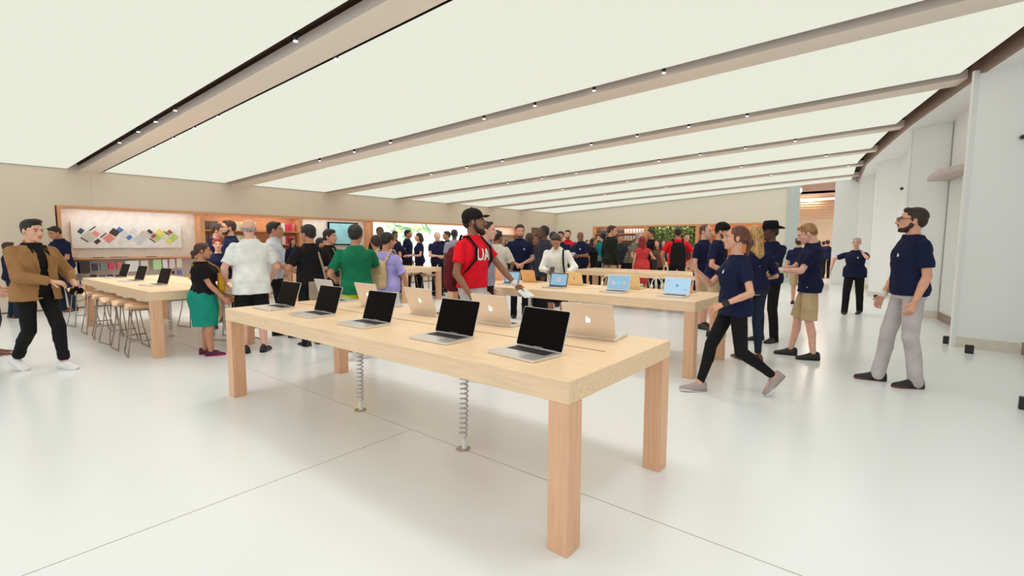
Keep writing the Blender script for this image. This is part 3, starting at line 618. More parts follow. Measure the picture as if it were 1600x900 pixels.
HAIRC = {k: mat('hair_'+k, v, .55, var=.35, scale=50, bump=.5, bscale=120, stretch=(1, 1, .25)) for k, v in dict(black=(.013, .009, .008), brown=(.075, .028, .014), dkbrown=(.035, .016, .010), blond=(.58, .33, .12), sandy=(.45, .22, .09), red=(.36, .045, .022), deepred=(.30, .012, .012), auburn=(.17, .05, .028), grey=(.42, .38, .36), white=(.70, .66, .63)).items()}
def cloth(nm, col, rough=.85): return mat('cloth_'+nm, col, rough, var=.10, scale=6, bump=.25, bscale=45, spec=.2)
NAVY = cloth('navy', (.010, .013, .050)); BLK = cloth('black', (.010, .009, .010)); WHT = cloth('white', (.86, .86, .84)); JEAN = cloth('dark_denim', (.018, .028, .055)); KHAKI = cloth('khaki', (.58, .42, .25)); GREYP = cloth('light_grey', (.56, .51, .52)); RED = cloth('red', (.80, .008, .022)); TEAL = cloth('teal', (.012, .27, .20)); GREEN = cloth('green', (.008, .16, .075)); LAV = cloth('lavender', (.42, .38, .80)); BROWN = cloth('camel', (.36, .185, .072)); CHAR = cloth('charcoal', (.035, .038, .055)); BEIGE = cloth('beige', (.66, .61, .54)); DKGRN = cloth('dark_green_wool', (.018, .024, .018)); PINK = cloth('pink', (.75, .45, .70)); CORAL = cloth('coral', (.62, .055, .060)); LBLUE = cloth('pale_blue', (.62, .64, .72)); MARO = cloth('maroon', (.13, .012, .018)); TEALB = cloth('teal_blue', (.01, .22, .28)); GREYS = cloth('grey_blue', (.33, .33, .42))
SHW = mat('shoe_white', (.80, .78, .77), .5); SHB = mat('shoe_black', (.012, .011, .011), .5); SHBR = mat('shoe_brown', (.16, .05, .03), .5); SHG = mat('shoe_greige', (.42, .33, .32), .6); SHPK = mat('shoe_pink', (.75, .04, .20), .5); SOLEW = mat('sole_white', (.80, .77, .76), .6)
EYEW = mat('eye_white', (.50, .45, .42), .5); IRIS = mat('eye_dark', (.03, .015, .01), .2); LIP = mat('lips', (.55, .16, .13), .45); LIPD = mat('lips_dark', (.22, .07, .06), .45)
def ik(A, T, l1, l2, pole):
    A, T, pole = Vector(A), Vector(T), Vector(pole); d = T-A; L = min(d.length, (l1+l2)*.999); dn = d.normalized()
    a = (l1*l1-l2*l2+L*L)/(2*L); h = math.sqrt(max(0, l1*l1-a*a)); pn = (pole-dn*pole.dot(dn)).normalized()
    return A+dn*a+pn*h, A+dn*L
def oval(c, rx, ry, ax=(1, 0, 0), ay=(0, 1, 0), n=22, p=2.3):
    c, ax, ay = Vector(c), Vector(ax), Vector(ay); r = []
    for j in range(n):
        t = 2*PI*j/n; cs, sn = math.cos(t), math.sin(t)
        r.append(c+ax*rx*math.copysign(abs(cs)**(2/p), cs)+ay*ry*math.copysign(abs(sn)**(2/p), sn))
    return r
TORSO_M = [(.855, .085, .075, .0), (.90, .150, .105, -.01), (.96, .168, .118, -.015), (1.05, .153, .108, .0), (1.15, .156, .110, .006), (1.26, .172, .118, .006), (1.34, .178, .116, .0), (1.39, .158, .100, -.008), (1.425, .122, .085, -.012), (1.455, .088, .074, -.012), (1.49, .064, .064, -.008)]
TORSO_F = [(.855, .085, .080, .0), (.90, .158, .112, -.01), (.96, .172, .120, -.018), (1.05, .140, .102, -.003), (1.12, .128, .096, .004), (1.22, .145, .115, .012), (1.29, .152, .124, .014), (1.36, .140, .098, -.002), (1.40, .108, .080, -.010), (1.43, .078, .068, -.012), (1.47, .054, .056, -.008)]
HAND_ALL = []
def person(label, pos, phi, H, near=1, sex='m', fat=1.0, skin='light', hair='short', hairc='black', top=NAVY, sleeve=.55, hem=.90, bottom=BLK, leg='long', shoe=SHB, sole=None,
           L=None, R=None, LF=None, RF=None, pelvis=0, lean=0, twist=0, head=(0, 0), beard=None, logo=False, glasses=False, hat=None, neck=1.0, extra=(), loose=1.0, curl=.5, lcurl=None, rcurl=None, headscale=1.0, cuff=None, cat='person', face=None, group=None, hipy=0):
    """phi: 0 faces the camera, 90 faces the right of the view, 180 shows the back, 270 faces the left"""
    pos = Vector((pos[0], pos[1], 0)); s = H/1.75
    tocam = Vector((-pos.x, -pos.y, 0)).normalized(); right = Vector((-tocam.y, tocam.x, 0))   # right of the view as seen from the camera
    fd = tocam*math.cos(math.radians(phi))+right*math.sin(math.radians(phi))
    rz = math.atan2(fd.y, fd.x)-PI/2
    root = empty('person', pos, rz); tag(root, label, cat, group)
    vox = {1: .0075, 2: .011, 3: .016}[near]
    sh_w = .182 if sex == 'm' else .160; TR = TORSO_M if sex == 'm' else TORSO_F
    hz = .93+pelvis; ln = math.radians(lean); tw = math.radians(twist)
    def T(p):                                   # torso bend about the hips
        p = Vector(p); k = max(0, min(1, (p.z-.93)/.30)); a = ln*k; y = p.y; z = p.z-.93
        q = Vector((p.x, y*math.cos(a)+z*math.sin(a), z*math.cos(a)-y*math.sin(a)))
        t = tw*k; q = Vector((q.x*math.cos(t)-q.y*math.sin(t), q.x*math.sin(t)+q.y*math.cos(t), q.z))
        return q+Vector((0, hipy, .93+pelvis))
    S = lambda p: Vector(p)*s
    sh = {k: T((sg*sh_w, -.012, 1.378 if sex == 'm' else 1.355)) for k, sg in (('L', -1), ('R', 1))}
    hip = {k: T((sg*.092, 0, .92)) for k, sg in (('L', -1), ('R', 1))}
    tgt = {'L': L, 'R': R}; foot = {'L': LF or (-.11, -.02, 0, 8, 0), 'R': RF or (.11, .03, 0, -8, 0)}
    J = {}
    for k, sg in (('L', -1), ('R', 1)):
        t = tgt[k]
        if t is None: w_ = sh[k]+Vector((sg*.075, .05, -.525)); pole = Vector((sg*.2, -1, 0))
        else:
            w_ = Vector(t[:3])+Vector((0, hipy, pelvis)); pole = Vector(t[3]) if len(t) > 3 else Vector((sg*.7, -.6, -.8))
        e, w2 = ik(sh[k], w_, .285, .255, pole)
        fx, fy, fz, yaw, pit = foot[k]; ank = Vector((fx, fy, fz+.085))
        kn, ak = ik(hip[k], ank, .425, .415, Vector((sg*.12, 1, 0)))
        J[k] = dict(e=e, w=w2, k=kn, a=ank)
    # ---------------- body
    b = MB(); fr = Vector((0, 1, 0))
    fy_ = fat
    b.loft([[T(q) for q in oval((0, yo, z), rx*(1+(fat-1)*.7)*.93, ry*fat*.93)] for z, rx, ry, yo in TR])
    nb_ = T((0, -.012, 1.44)); hc = T((0, .012, 1.635 if sex == 'm' else 1.62)); 
    b.cap(nb_, nb_.lerp(hc, .62), .060*neck if sex == 'm' else .048, .054*neck if sex == 'm' else .045, 14)
    for k, sg in (('L', -1), ('R', 1)):
        j = J[k]; am = 1.0 if sex == 'm' else .86; am *= (1+(fat-1)*.5)
        b.cap(sh[k], j['e'], .048*am, .040*am); b.cap(j['e'], j['e'].lerp(j['w'], .35), .041*am, .042*am); b.cap(j['e'].lerp(j['w'], .35), j['w'], .041*am, .026*am)
        b.cap(nb_+Vector((0, 0, -.018)), sh[k]+Vector((0, 0, -.006)), .042, .044)
        lm = (1+(fat-1)*.5)
        b.cap(hip[k], j['k'], .082*lm, .054*lm); b.cap(j['k'], j['k'].lerp(j['a'], .35)+Vector((0, -.012, 0)), .053*lm, .056*lm); b.cap(j['k'].lerp(j['a'], .35)+Vector((0, -.012, 0)), j['a'], .054*lm, .036*lm)
        fx, fy, fz, yaw, pit = foot[k]; a_ = math.radians(yaw); pp = math.radians(pit); fd_ = Vector((-math.sin(a_)*math.cos(pp), math.cos(a_)*math.cos(pp), -math.sin(pp)))
        b.cap(j['a']+Vector((0, 0, -.035)), j['a']+fd_*.09+Vector((0, 0, -.052)), .030, .018)
    # head
    hy, hp = math.radians(head[0]), math.radians(head[1])+ln*.55
    Rh = Matrix.Rotation(hy, 3, 'Z') @ Matrix.Rotation(-hp, 3, 'X')
    piv = nb_.lerp(hc, .45)
    hs = headscale*(1.075 if sex == 'm' else 1.03)
    def HP(p): return piv+Rh @ (Vector(p)*hs+Vector((0, .024, .098)))
    def hell(mb, c, r, rot=None): mb.ell((0, 0, 0), r, rot); n = 14*9; 
    def he(mb, c, r, rx=0):                     # ellipsoid in head space
        k0 = len(mb.v); mb.ell((0, 0, 0), r, Matrix.Rotation(rx, 3, 'X') if rx else None); mb.v[k0:] = [tuple(HP(Vector(p)+Vector(c))) for p in mb.v[k0:]]
    def hcap(mb, a, c, r0, r1, **kw): mb.cap(HP(a), HP(c), r0*hs, r1*hs, **kw)
    he(b, (0, -.012, .022), (.076, .096, .086)); he(b, (0, .022, -.03), (.063, .068, .082)); he(b, (0, .040, -.075), (.046, .048, .040)); he(b, (0, .070, -.098), (.022, .020, .017))
    he(b, (0, .070, .022), (.050, .020, .012)); he(b, (-.034, .062, -.025), (.022, .024, .020)); he(b, (.034, .062, -.025), (.022, .024, .020))
    hcap(b, (0, .088, .008), (0, .110, -.030), .009, .0135); he(b, (0, .102, -.036), (.019, .014, .010))
    hcap(b, (0, -.03, -.05), (0, -.02, -.16), .052, .052)
    he(b, (0, .086, -.062), (.022, .012, .013))
    for sg in (-1, 1): he(b, (sg*.078, -.008, -.012), (.009, .018, .030))
    # hands (palm in the body; fingers added afterwards)
    fing = MB()
    for k, sg in (('L', -1), ('R', 1)):
        j = J[k]; d = (j['w']-j['e']).normalized(); inward = Vector((-sg, 0, 0))
        up_ = Vector((0, 0, 1)); pn = inward-d*inward.dot(d)
        if abs(d.z) < .6: pn = Vector((-sg*.5, 0, -.8)); pn = pn-d*pn.dot(d)     # forearm level: palm turns down / in
        pn.normalize(); sd = d.cross(pn)*(1)       # across the palm
        if sd.dot(Vector((0, 1, .3))) < 0: sd = -sd          # thumb side towards the front / top
        W = j['w']; c_ = (lcurl if k == 'L' else rcurl); c_ = curl if c_ is None else c_
        b.cap(W, W+d*.03, .024, .026, sq=.75, side=sd)
        for q in (-.026, -.009, .009, .026): b.cap(W+d*.03+sd*q*.6, W+d*.085+sd*q, .0145, .0125)
        for q, ln_ in ((-.030, .058), (-.010, .074), (.010, .080), (.029, .072)):
            p = W+d*.085+sd*q; dd = d.copy(); segs = (ln_*.42, ln_*.32, ln_*.26); rad = [.0098, .0088, .0078, .0068]
            for u_ in range(3):
                ang = c_*(.45, .75, .6)[u_]; dd = (dd*math.cos(ang)+pn*math.sin(ang)).normalized(); p2 = p+dd*segs[u_]
                fing.cap(p, p2, rad[u_], rad[u_+1], 8); p = p2
                pn2 = pn
        p = W+d*.028+sd*.022; dd = (d*.65+sd*.65+pn*.35*max(.4, c_)).normalized()
        fing.cap(p, p+dd*.040, .0135, .0105, 8); p = p+dd*.040; dd = (dd+d*.5+pn*.3*c_).normalized(); fing.cap(p, p+dd*.032, .0105, .0085, 8)
        J[k]['hand'] = W+d*.09+pn*.02; J[k]['d'] = d; J[k]['pn'] = pn; J[k]['sd'] = sd
    b.map(S); fing.map(S)
    me = remesh(b, vox*s, 2)
    bm = bmesh.new(); bm.from_mesh(me); t2 = bpy.data.meshes.new('f'); t2.from_pydata(fing.v, [], fing.f); bm.from_mesh(t2); bpy.data.meshes.remove(t2)
    for f in bm.faces: f.smooth = True
    bm.to_mesh(me); bm.free()
    obj_from(me, 'body', SKIN[skin], root)
    # ---------------- face details
    if near <= 2:
        for sg in (-1, 1):
            e_ = MB(); he(e_, (sg*.031, .0775, .000), (.0105, .010, .0060)); eo = e_.map(S).build('eye', EYEW, root, smooth=True)
            e_ = MB(); he(e_, (sg*.031, .0855, .000), (.0060, .0035, .0058)); e_.map(S).build('iris', IRIS, eo, smooth=True)
            e_ = MB(); hcap(e_, (sg*.018, .0895, .020), (sg*.046, .078, .021), .0042, .003); e_.map(S).build('eyebrow', HAIRC['dkbrown' if hairc in ('grey', 'white', 'blond', 'sandy') else hairc if hairc != 'deepred' else 'red'], root, smooth=True)
        e_ = MB(); he(e_, (0, .0935, -.058), (.021, .007, .0045)); he(e_, (0, .0925, -.068), (.018, .007, .0055)); e_.map(S).build('lips', LIPD if skin in ('dark', 'brown') else LIP, root, smooth=True)
    if glasses:
        g_ = MB()
        for sg in (-1, 1):
            g_.tube([HP((sg*.033+.024*math.cos(t), .100, .000+.018*math.sin(t))) for t in np.linspace(0, 2*PI, 18, endpoint=False)], .0026, 6, True)
            g_.tube([HP((sg*.057, .098, .006)), HP((sg*.083, .02, .006)), HP((sg*.084, -.012, -.004))], .0025, 6)
        g_.tube([HP((-.010, .102, .003)), HP((.010, .102, .003))], .0025, 6); g_.map(S).build('glasses', SHB, root, smooth=True)
    # ---------------- beard
    if beard:
        h_ = MB(); he(h_, (0, .042, -.086), (.052, .050, .030)); he(h_, (-.055, .012, -.045), (.010, .020, .036)); he(h_, (.055, .012, -.045), (.010, .020, .036))
        hcap(h_, (-.054, .012, -.055), (-.036, .050, -.088), .016, .020); hcap(h_, (.054, .012, -.055), (.036, .050, -.088), .016, .020); he(h_, (0, .072, -.098), (.028, .022, .020)); he(h_, (0, .094, -.050), (.026, .009, .006))
        if beard == 'full': he(h_, (0, .068, -.108), (.040, .034, .032))
        h_.map(S); obj_from(remesh(h_, .007*s*(1 if near < 3 else 1.6), 1, fold=.002, seed=3), 'beard', HAIRC[hairc], root)
    # ---------------- hair
    hm = HAIRC[hairc]; h_ = MB(); vh = (.0075, .010, .015)[near-1]*s
    if hair != 'bald':
        g = {'short': 1.0, 'crop': .955, 'full': 1.07}.get(hair, 1.03)
        he(h_, (0, -.024, .036), (.083*g, .097*g, .083*g)); 
        if hair in ('short', 'full', 'crop'):
            he(h_, (0, -.060, -.005), (.068*g, .056*g, .065*g))
            he(h_, (-.066, -.012, .012), (.016, .036, .040)); he(h_, (.066, -.012, .012), (.016, .036, .040))
        if hair in ('short', 'full'): he(h_, (0, .040, .088), (.058, .034, .024))
        if hair == 'quiff': he(h_, (0, .030, .098), (.062, .052, .030)); he(h_, (0, -.060, .0), (.066, .054, .060)); he(h_, (-.068, -.01, .01), (.013, .03, .032)); he(h_, (.068, -.01, .01), (.013, .03, .032))
        if hair in ('long', 'medium', 'verylong', 'hijab'):
            bot = {'medium': -.13, 'long': -.27, 'verylong': -.38, 'hijab': -.2}[hair]
            for sg in (-1, 1):
                hcap(h_, (sg*.064, -.010, .03), (sg*.080, -.015, bot*.55), .028, .030); hcap(h_, (sg*.072, -.03, bot*.5), (sg*.070, -.045, bot), .034, .020)
            hcap(h_, (0, -.070, 0), (0, -.085, bot*.6), .072, .075); hcap(h_, (0, -.080, bot*.5), (0, -.080, bot), .074, .040); hcap(h_, (.03, -.08, bot*.5), (.035, -.08, bot-.02), .05, .02); hcap(h_, (-.04, -.08, bot*.5), (-.04, -.08, bot-.01), .05, .02)
        if hair in ('bun', 'pony'): he(h_, (0, -.060, .0), (.066, .056, .062)); he(h_, (-.064, -.012, .0), (.016, .04, .045)); he(h_, (.064, -.012, .0), (.016, .04, .045))
        if hair == 'bun': he(h_, (0, -.118, -.045), (.042, .042, .045)); hcap(h_, (0, -.12, -.05), (.01, -.125, -.11), .03, .02)
        if hair == 'pony': hcap(h_, (0, -.10, .035), (0, -.135, -.03), .026, .036); hcap(h_, (0, -.135, -.03), (0, -.115, -.17), .036, .014)
        if hair == 'curly':
            rr_ = random.Random(4)
            for q in range(60):
                th = rr_.uniform(0, 6.28); ph_ = rr_.uniform(-.9, 1.5); c_ = Vector((math.cos(th)*math.cos(ph_)*.088, -.035+math.sin(th)*math.cos(ph_)*.09, .03+math.sin(ph_)*.09))
                if c_.y > .03 and c_.z < .05: continue
                he(h_, c_, (.022, .022, .022))
        h_.map(S); obj_from(remesh(h_, vh, 1, fold=.0035, seed=5), 'hair', hm, root)
    if hair == 'bald' and hairc in ('grey', 'dkbrown', 'sandy', 'brown') and near < 3:
        he(h_, (0, -.066, -.018), (.068, .042, .034)); he(h_, (-.066, -.018, -.004), (.014, .036, .026)); he(h_, (.066, -.018, -.004), (.014, .036, .026))
        h_.map(S); obj_from(remesh(h_, vh, 1), 'hair', hm, root)
    if hat == 'cap':
        h_ = MB(); he(h_, (0, -.018, .052), (.090, .106, .082)); he(h_, (0, -.06, .01), (.074, .060, .05))
        ho = obj_from(remesh(h_.map(S), .0075*s, 1), 'cap', cloth('cap_black', (.012, .010, .010)), root)
        q = MB(); rings = []
        for i in range(9):
            x = -.072+.018*i; y1 = .155-.045*(x/.072)**2; dz = -.012*(x/.072)**2
            rings.append([HP(p) for p in ((x, .065, .052+dz), (x, y1*.75, .058+dz), (x, y1, .050+dz), (x, y1, .046+dz), (x, y1*.75, .052+dz), (x, .065, .045+dz))])
        q.loft(rings); q.map(S).build('cap_brim', M['cloth_cap_black'], ho, smooth=True)
        q = MB(); he(q, (0, -.018, .135), (.009, .009, .005)); q.map(S).build('cap_button', M['cloth_cap_black'], ho)
    if hat == 'fedora':
        m_ = cloth('hat_felt', (.010, .009, .011)); h_ = MB()
        k0 = len(h_.v); h_.loft([oval((0, -.01, z), r, r*1.12, n=26, p=2) for z, r in ((.045, .094), (.09, .092), (.135, .084), (.155, .070), (.158, .03))]); h_.v[k0:] = [tuple(HP(p)) for p in h_.v[k0:]]
        ho = h_.map(S).build('hat_crown', m_, root, smooth=True)
        q = MB(); rg = []
        for z, r in ((.046, .088), (.040, .12), (.036, .150), (.042, .163), (.046, .162), (.041, .149), (.045, .12), (.052, .090)):
            rg.append([HP(Vector((math.cos(t)*r, -.01+math.sin(t)*r*1.08, z+.035*(abs(math.cos(t))**3)*(r-.085)/.075))) for t in np.linspace(0, 2*PI, 30, endpoint=False)])
        q.loft(rg); q.map(S).build('hat_brim', m_, ho, smooth=True)
    # ---------------- shirt
    infl = 1.0*loose
    def torso_rings(z0, z1, grow, flare=0.0, TRR=TR):
        zs = [z0]+[t[0] for t in TRR if z0+.02 < t[0] < z1-.02]+[z1]; R_ = []
        for z in zs:
            rx = np.interp(z, [t[0] for t in TRR], [t[1] for t in TRR]); ry = np.interp(z, [t[0] for t in TRR], [t[2] for t in TRR]); yo = np.interp(z, [t[0] for t in TRR], [t[3] for t in TRR])
            if z < 1.12: rx = max(rx, np.interp(.96, [t[0] for t in TRR], [t[1] for t in TRR])*.97)*(1 if z > .93 else 1); ry = max(ry, .108)
            fl = flare*max(0, (1.1-z)/.25)
            bel = (fat-1)*math.exp(-((z-1.08)/.14)**2)
            R_.append([T(q) for q in oval((0, yo+bel*.05, z), rx*(1+(fat-1)*.7)+grow+fl, ry*(fat+bel*.5)+grow+fl)])
        return R_
    def sleeve_(mb, k, frac, g0, g1):
        j = J[k]; am = (1.0 if sex == 'm' else .86)*(1+(fat-1)*.5); A, E, W = sh[k], j['e'], j['w']; tot = 1.0
        if frac <= 1:
            P = A.lerp(E, frac); mb.cap(A, A.lerp(E, frac*.5), .051*am+g0, .056*am+g0+.003, 16); 
            t = (E-A).normalized(); u = t.orthogonal().normalized(); wv = t.cross(u)
            ring = lambda c, r: [c+u*r*math.cos(2*PI*q/18)+wv*r*math.sin(2*PI*q/18) for q in range(18)]
            mb.loft([ring(A.lerp(E, .08), .056*am+g0), ring(A.lerp(E, frac*.55), .054*am+g0+.002), ring(P, .052*am+g1)])
        else:
            mb.cap(A, E, .055*am+g0, .050*am+g0, 16); Pq = E.lerp(W, min(1, frac-1)); mb.cap(E, Pq, .050*am+g0, .036*am+g1, 16)
        mb.cap(nb_+Vector((0, 0, -.022)), A+Vector((0, 0, -.010)), .046+g0*.5, .046*am+g0, 14)
    if top is not None:
        t_ = MB(); g = .013*loose; t_.loft(torso_rings(hem, 1.488 if sex == 'm' else 1.452, g, .012*loose))
        for k in 'LR': sleeve_(t_, k, sleeve, .007*loose, .010*loose)
        if face == 'collar': 
            t_.cap(nb_+Vector((0, .01, .01)), nb_.lerp(hc, .25)+Vector((0, .01, 0)), .066, .066, 14)
        sme = remesh(t_.map(S), vox*1.05*s, 2, fold=.0095 if near < 3 else .005, seed=int(abs(pos.x)*10))
        shirt = obj_from(sme, 'shirt', top, root)
        from mathutils.bvhtree import BVHTree
        bvh = None
        def front(mbq, back=False, eps=.004):          # lay a flat mark onto the chest
            nonlocal bvh
            if bvh is None:
                bvh = BVHTree.FromPolygons([v.co.copy() for v in sme.vertices], [tuple(p.vertices) for p in sme.polygons])
            dr = (T((0, 1, 1.25))-T((0, 0, 1.25))).normalized(); 
            if back: dr = -dr
            out = []
            for p in mbq.v:
                pp_ = T(p)*s; hit = bvh.ray_cast(pp_+dr*.6, -dr)
                out.append(tuple((hit[0] if hit[0] else pp_)+dr*(eps+(Vector(p).y if not back else 0))))
            mbq.v = out; return mbq
        if logo:
            q = MB(); sz = .030 if near < 3 else .04
            for poly in (APPLE, LEAF): q.prism([(x*sz, y*sz) for x, y in poly], 0, .0015)
            q.map(lambda p: Vector((p.x-.065, p.z, p.y+1.29))); front(q); q.build('chest_logo', mat('print_white', (.8, .8, .8), .6), shirt)
        root['_'] = 1; del root['_']
    # ---------------- bottoms
    if leg:
        t_ = MB(); wz = 1.02 if leg != 'skirt' else 1.06; lm = (1+(fat-1)*.5)
        zb = .80
        R_ = torso_rings(.87, wz, .006)
        if leg == 'skirt':
            kz = (J['L']['k'].z+J['R']['k'].z)/2
            for zz, gx, gy in ((.66, .178, .135), (.47, .165, .128), (.44, .163, .126)):
                pass
            low = [oval((hip['L'].lerp(hip['R'], .5).x, hipy+.005, zz+pelvis), gx*(1+(fat-1)*.7), gy*fat, n=22) for zz, gx, gy in ((.47, .150, .128), (.60, .172, .140), (.75, .192, .150))]
            t_.loft(low+[[T(q) for q in oval((0, -.015, z), rx*(1+(fat-1)*.7), ry*fat)] for z, rx, ry in ((.88, .198, .156), (.96, .188, .146), (1.03, .165, .126))])
        else:
            t_.loft(R_)
            for k, sg in (('L', -1), ('R', 1)):
                j = J[k]; hp_ = hip[k]; g0 = .010*loose if leg != 'tight' else .003
                t_.cap(T((sg*.06, 0, .93)), hp_, .085*lm, .088*lm+g0*.5)
                if leg == 'shorts':
                    P = hp_.lerp(j['k'], 1.0); t_.cap(hp_, hp_.lerp(P, .6), .090*lm+g0*.4, .084*lm+g0, 16)
                    t = (P-hp_).normalized(); u = t.orthogonal().normalized(); wv = t.cross(u)
                    ring = lambda c, r: [c+u*r*math.cos(2*PI*q/18)+wv*r*math.sin(2*PI*q/18) for q in range(18)]
                    t_.loft([ring(hp_.lerp(P, .3), .086*lm+g0*.5), ring(hp_.lerp(P, .65), .082*lm+g0), ring(P-t*.01, .082*lm+g0)])
                else:
                    kr = .060*lm+g0; ar = (.056 if leg == 'long' else .040)+g0
                    end = j['a'].lerp(j['k'], {'long': -.06, 'tight': .10, 'crop': .16}.get(leg, -.06))
                    t_.cap(hp_, j['k'], .088*lm+g0*.5, kr, 16); t_.cap(j['k'], j['k'].lerp(j['a'], .35)+Vector((0, -.012, 0)), kr, .058*lm+g0, 16)
                    t_.cap(j['k'].lerp(j['a'], .35)+Vector((0, -.012, 0)), end+Vector((0, -.006, 0)), .057*lm+g0, ar, 16)
        nm = {'skirt': 'skirt', 'shorts': 'shorts'}.get(leg, 'trousers')
        obj_from(remesh(t_.map(S), vox*1.05*s, 2, fold=.0045 if leg != 'tight' else .002, seed=int(abs(pos.y)*10)), nm, bottom, root)
        if cuff:
            for k in 'LR':
                j = J[k]; q = MB(); c0_ = j['a'].lerp(j['k'], .16); c1_ = j['a'].lerp(j['k'], .23); q.cap(c0_, c1_, .060, .062, 16); q.map(S).build('trouser_cuff', bottom, root, smooth=True)
    # ---------------- shoes
    for k in 'LR':
        fx, fy, fz, yaw, pit = foot[k]; a_ = math.radians(yaw); pp = math.radians(pit)
        def FP(p):
            p = Vector(p); yy = p.y; zz = p.z+.085*0
            # pitch about the ankle (heel lift positive), then yaw
            y2 = yy*math.cos(pp)+(p.z-.085)*math.sin(pp); z2 = (p.z-.085)*math.cos(pp)-yy*math.sin(pp)
            return Vector((p.x*math.cos(a_)-y2*math.sin(a_), p.x*math.sin(a_)+y2*math.cos(a_), z2+.085))+Vector((fx, fy, fz))
        u_ = MB(); rg = []
        for y, wd, h_t in ((-.080, .022, .070), (-.072, .038, .100), (-.04, .044, .112), (.0, .046, .112), (.03, .046, .100), (.07, .048, .078), (.11, .050, .062), (.15, .047, .052), (.182, .034, .042), (.195, .015, .030)):
            rg.append([FP((wd*(math.cos(t) if True else 0), y, max(.012, .012+(h_t-.012)*(math.sin(t) if math.sin(t) > 0 else 0)) if math.sin(t) > 0 else .012)) for t in np.linspace(0, 2*PI, 16, endpoint=False)])
        so = u_.loft(rg).map(S).build('shoe', shoe, root, smooth=True)
        q = MB(); pr_ = [(wd, y) for y, wd in ((-.080, .018), (-.070, .036), (-.02, .041), (.06, .046), (.11, .050), (.155, .046), (.182, .034), (.195, .014))]
        q.prism([(a, c) for a, c in pr_]+[(-a, c) for a, c in pr_[::-1]], .0015, .020); q.map(FP).map(S).build('sole', sole or SOLEW, so)
        if near < 3:
            q = MB()
            for yy in (.03, .05, .07, .09): q.tube([FP((-.018, yy, .088-.42*(yy-.03)*1.2)), FP((.018, yy+.006, .088-.42*(yy-.03)*1.2))], .003, 5)
            q.map(S).build('laces', SOLEW if shoe is not SHB else KEYS, so)
    ctx = dict(T=T, S=S, K=s, J=J, sh=sh, HP=HP, root=root, front=front if top is not None else None, shirt=shirt if top is not None else None, nb=nb_, torso_rings=torso_rings, sleeve=sleeve_, MW=Matrix.Translation(pos) @ Matrix.Rotation(rz, 4, 'Z'), vox=vox, hip=hip)
    return ctx
# ---------------- things worn or held, each placed in the world at its own root
def own(name, ctx, label, cat, origin):
    o = empty(name); o.matrix_world = ctx['MW'] @ Matrix.Translation(Vector(origin)*ctx['K']); tag(o, label, cat); return o
def part(mb, ctx, nm, m, parent, origin, remesh_v=None, smooth=True, fold=0):
    og = Vector(origin)*ctx['K']
    mb.map(lambda p: p*ctx['K']-og)
    if remesh_v: return obj_from(remesh(mb, remesh_v, 2, fold=fold, seed=2), nm, m, parent)
    return mb.build(nm, m, parent, smooth=smooth)
def backpack(ctx, label, m, strapm, w_=.145, h_=.21, d_=.085, cz=1.20, off=.0):
    T = ctx['T']; og = T((0, -.20, cz-h_)); o = own('backpack', ctx, label, 'backpack', og)
    mb = MB(); mb.loft([[T(q) for q in oval((off, yc, z), rx, ry, n=20, p=3)] for z, rx, ry, yc in ((cz-h_, w_*.8, d_*.6, -.205), (cz-h_+.04, w_, d_, -.215), (cz-.02, w_, d_, -.215), (cz+h_*.6, w_*.92, d_*.85, -.208), (cz+h_*.9, w_*.7, d_*.6, -.20), (cz+h_, w_*.3, d_*.3, -.195))])
    b_ = part(mb, ctx, 'bag', m, o, og, .009, fold=.004)
    mb = MB(); mb.loft([[T(q) for q in oval((off, -.30, z), rx, .03, n=16, p=3)] for z, rx in ((cz-h_*.8, w_*.6), (cz-h_*.7, w_*.75), (cz-h_*.1, w_*.75), (cz, w_*.6))]); part(mb, ctx, 'pocket', m, b_, og, .009)
    for sg in (-1, 1):
        mb = MB(); x = sg*.105
        pts = [T((x*.8+off, -.16, cz+h_*.75)), T((x*.95, -.075, 1.475)), T((x*1.03, .03, 1.47)), T((x*1.1, .135, 1.37)), T((x*1.25, .145, 1.25)), T((x*1.6, .06, 1.14)), T((x*1.45+off, -.13, cz-h_*.7))]
        P = []
        for i in range(len(pts)-1):
            for t in np.linspace(0, 1, 4, endpoint=False): P.append(pts[i].lerp(pts[i+1], t))
        P.append(pts[-1])
        for i in range(len(P)-1): mb.cap(P[i], P[i+1], .021, .021, 10, sq=.35, side=Vector((1, 0, 0)))
        part(mb, ctx, 'strap', strapm, o, og)
    return o
def held_slab(ctx, nm, label, cat, size, m, face_m=None, k='R', off=(0, .03, .02), tilt=30, c=None):
    og = Vector(c) if c else ctx['J'][k]['hand']+Vector(off); o = own(nm, ctx, label, cat, og); t = math.radians(tilt)
    w_, h_, th = size; Mx = Matrix.Rotation(t, 4, 'X')
    q = MB().prism(rrect(-w_/2, -h_/2, w_/2, h_/2, min(w_, h_)*.12), -th/2, th/2); q.map(lambda p: Mx @ p); q.build('case', m, o)
    if face_m: q = MB().prism(rrect(-w_*.45, -h_*.45, w_*.45, h_*.45, .003), th/2, th/2+.0008); q.map(lambda p: Mx @ p); q.build('screen', face_m, o)
    return o
def wristband(ctx, k, m, nm='wristband', dial=None):
    j = ctx['J'][k]; d = j['d']; c_ = j['w']-d*.02; q = MB(); q.cap(c_-d*.009, c_+d*.009, .033, .033, 16); o = q.map(lambda p: p*ctx['K']).build(nm, m, ctx['root'], smooth=True)
    if dial:
        q = MB(); q.cap(c_-j['pn']*.030, c_-j['pn']*.037, .017, .016, 12, sq=.8); q.map(lambda p: p*ctx['K']).build('watch_face', dial, o, smooth=True)
def PF(u, v): p = at_z(u, v); return (p.x, p.y)
def PD(u, dep): p = at_d(u, 380, dep); return (p.x, p.y)
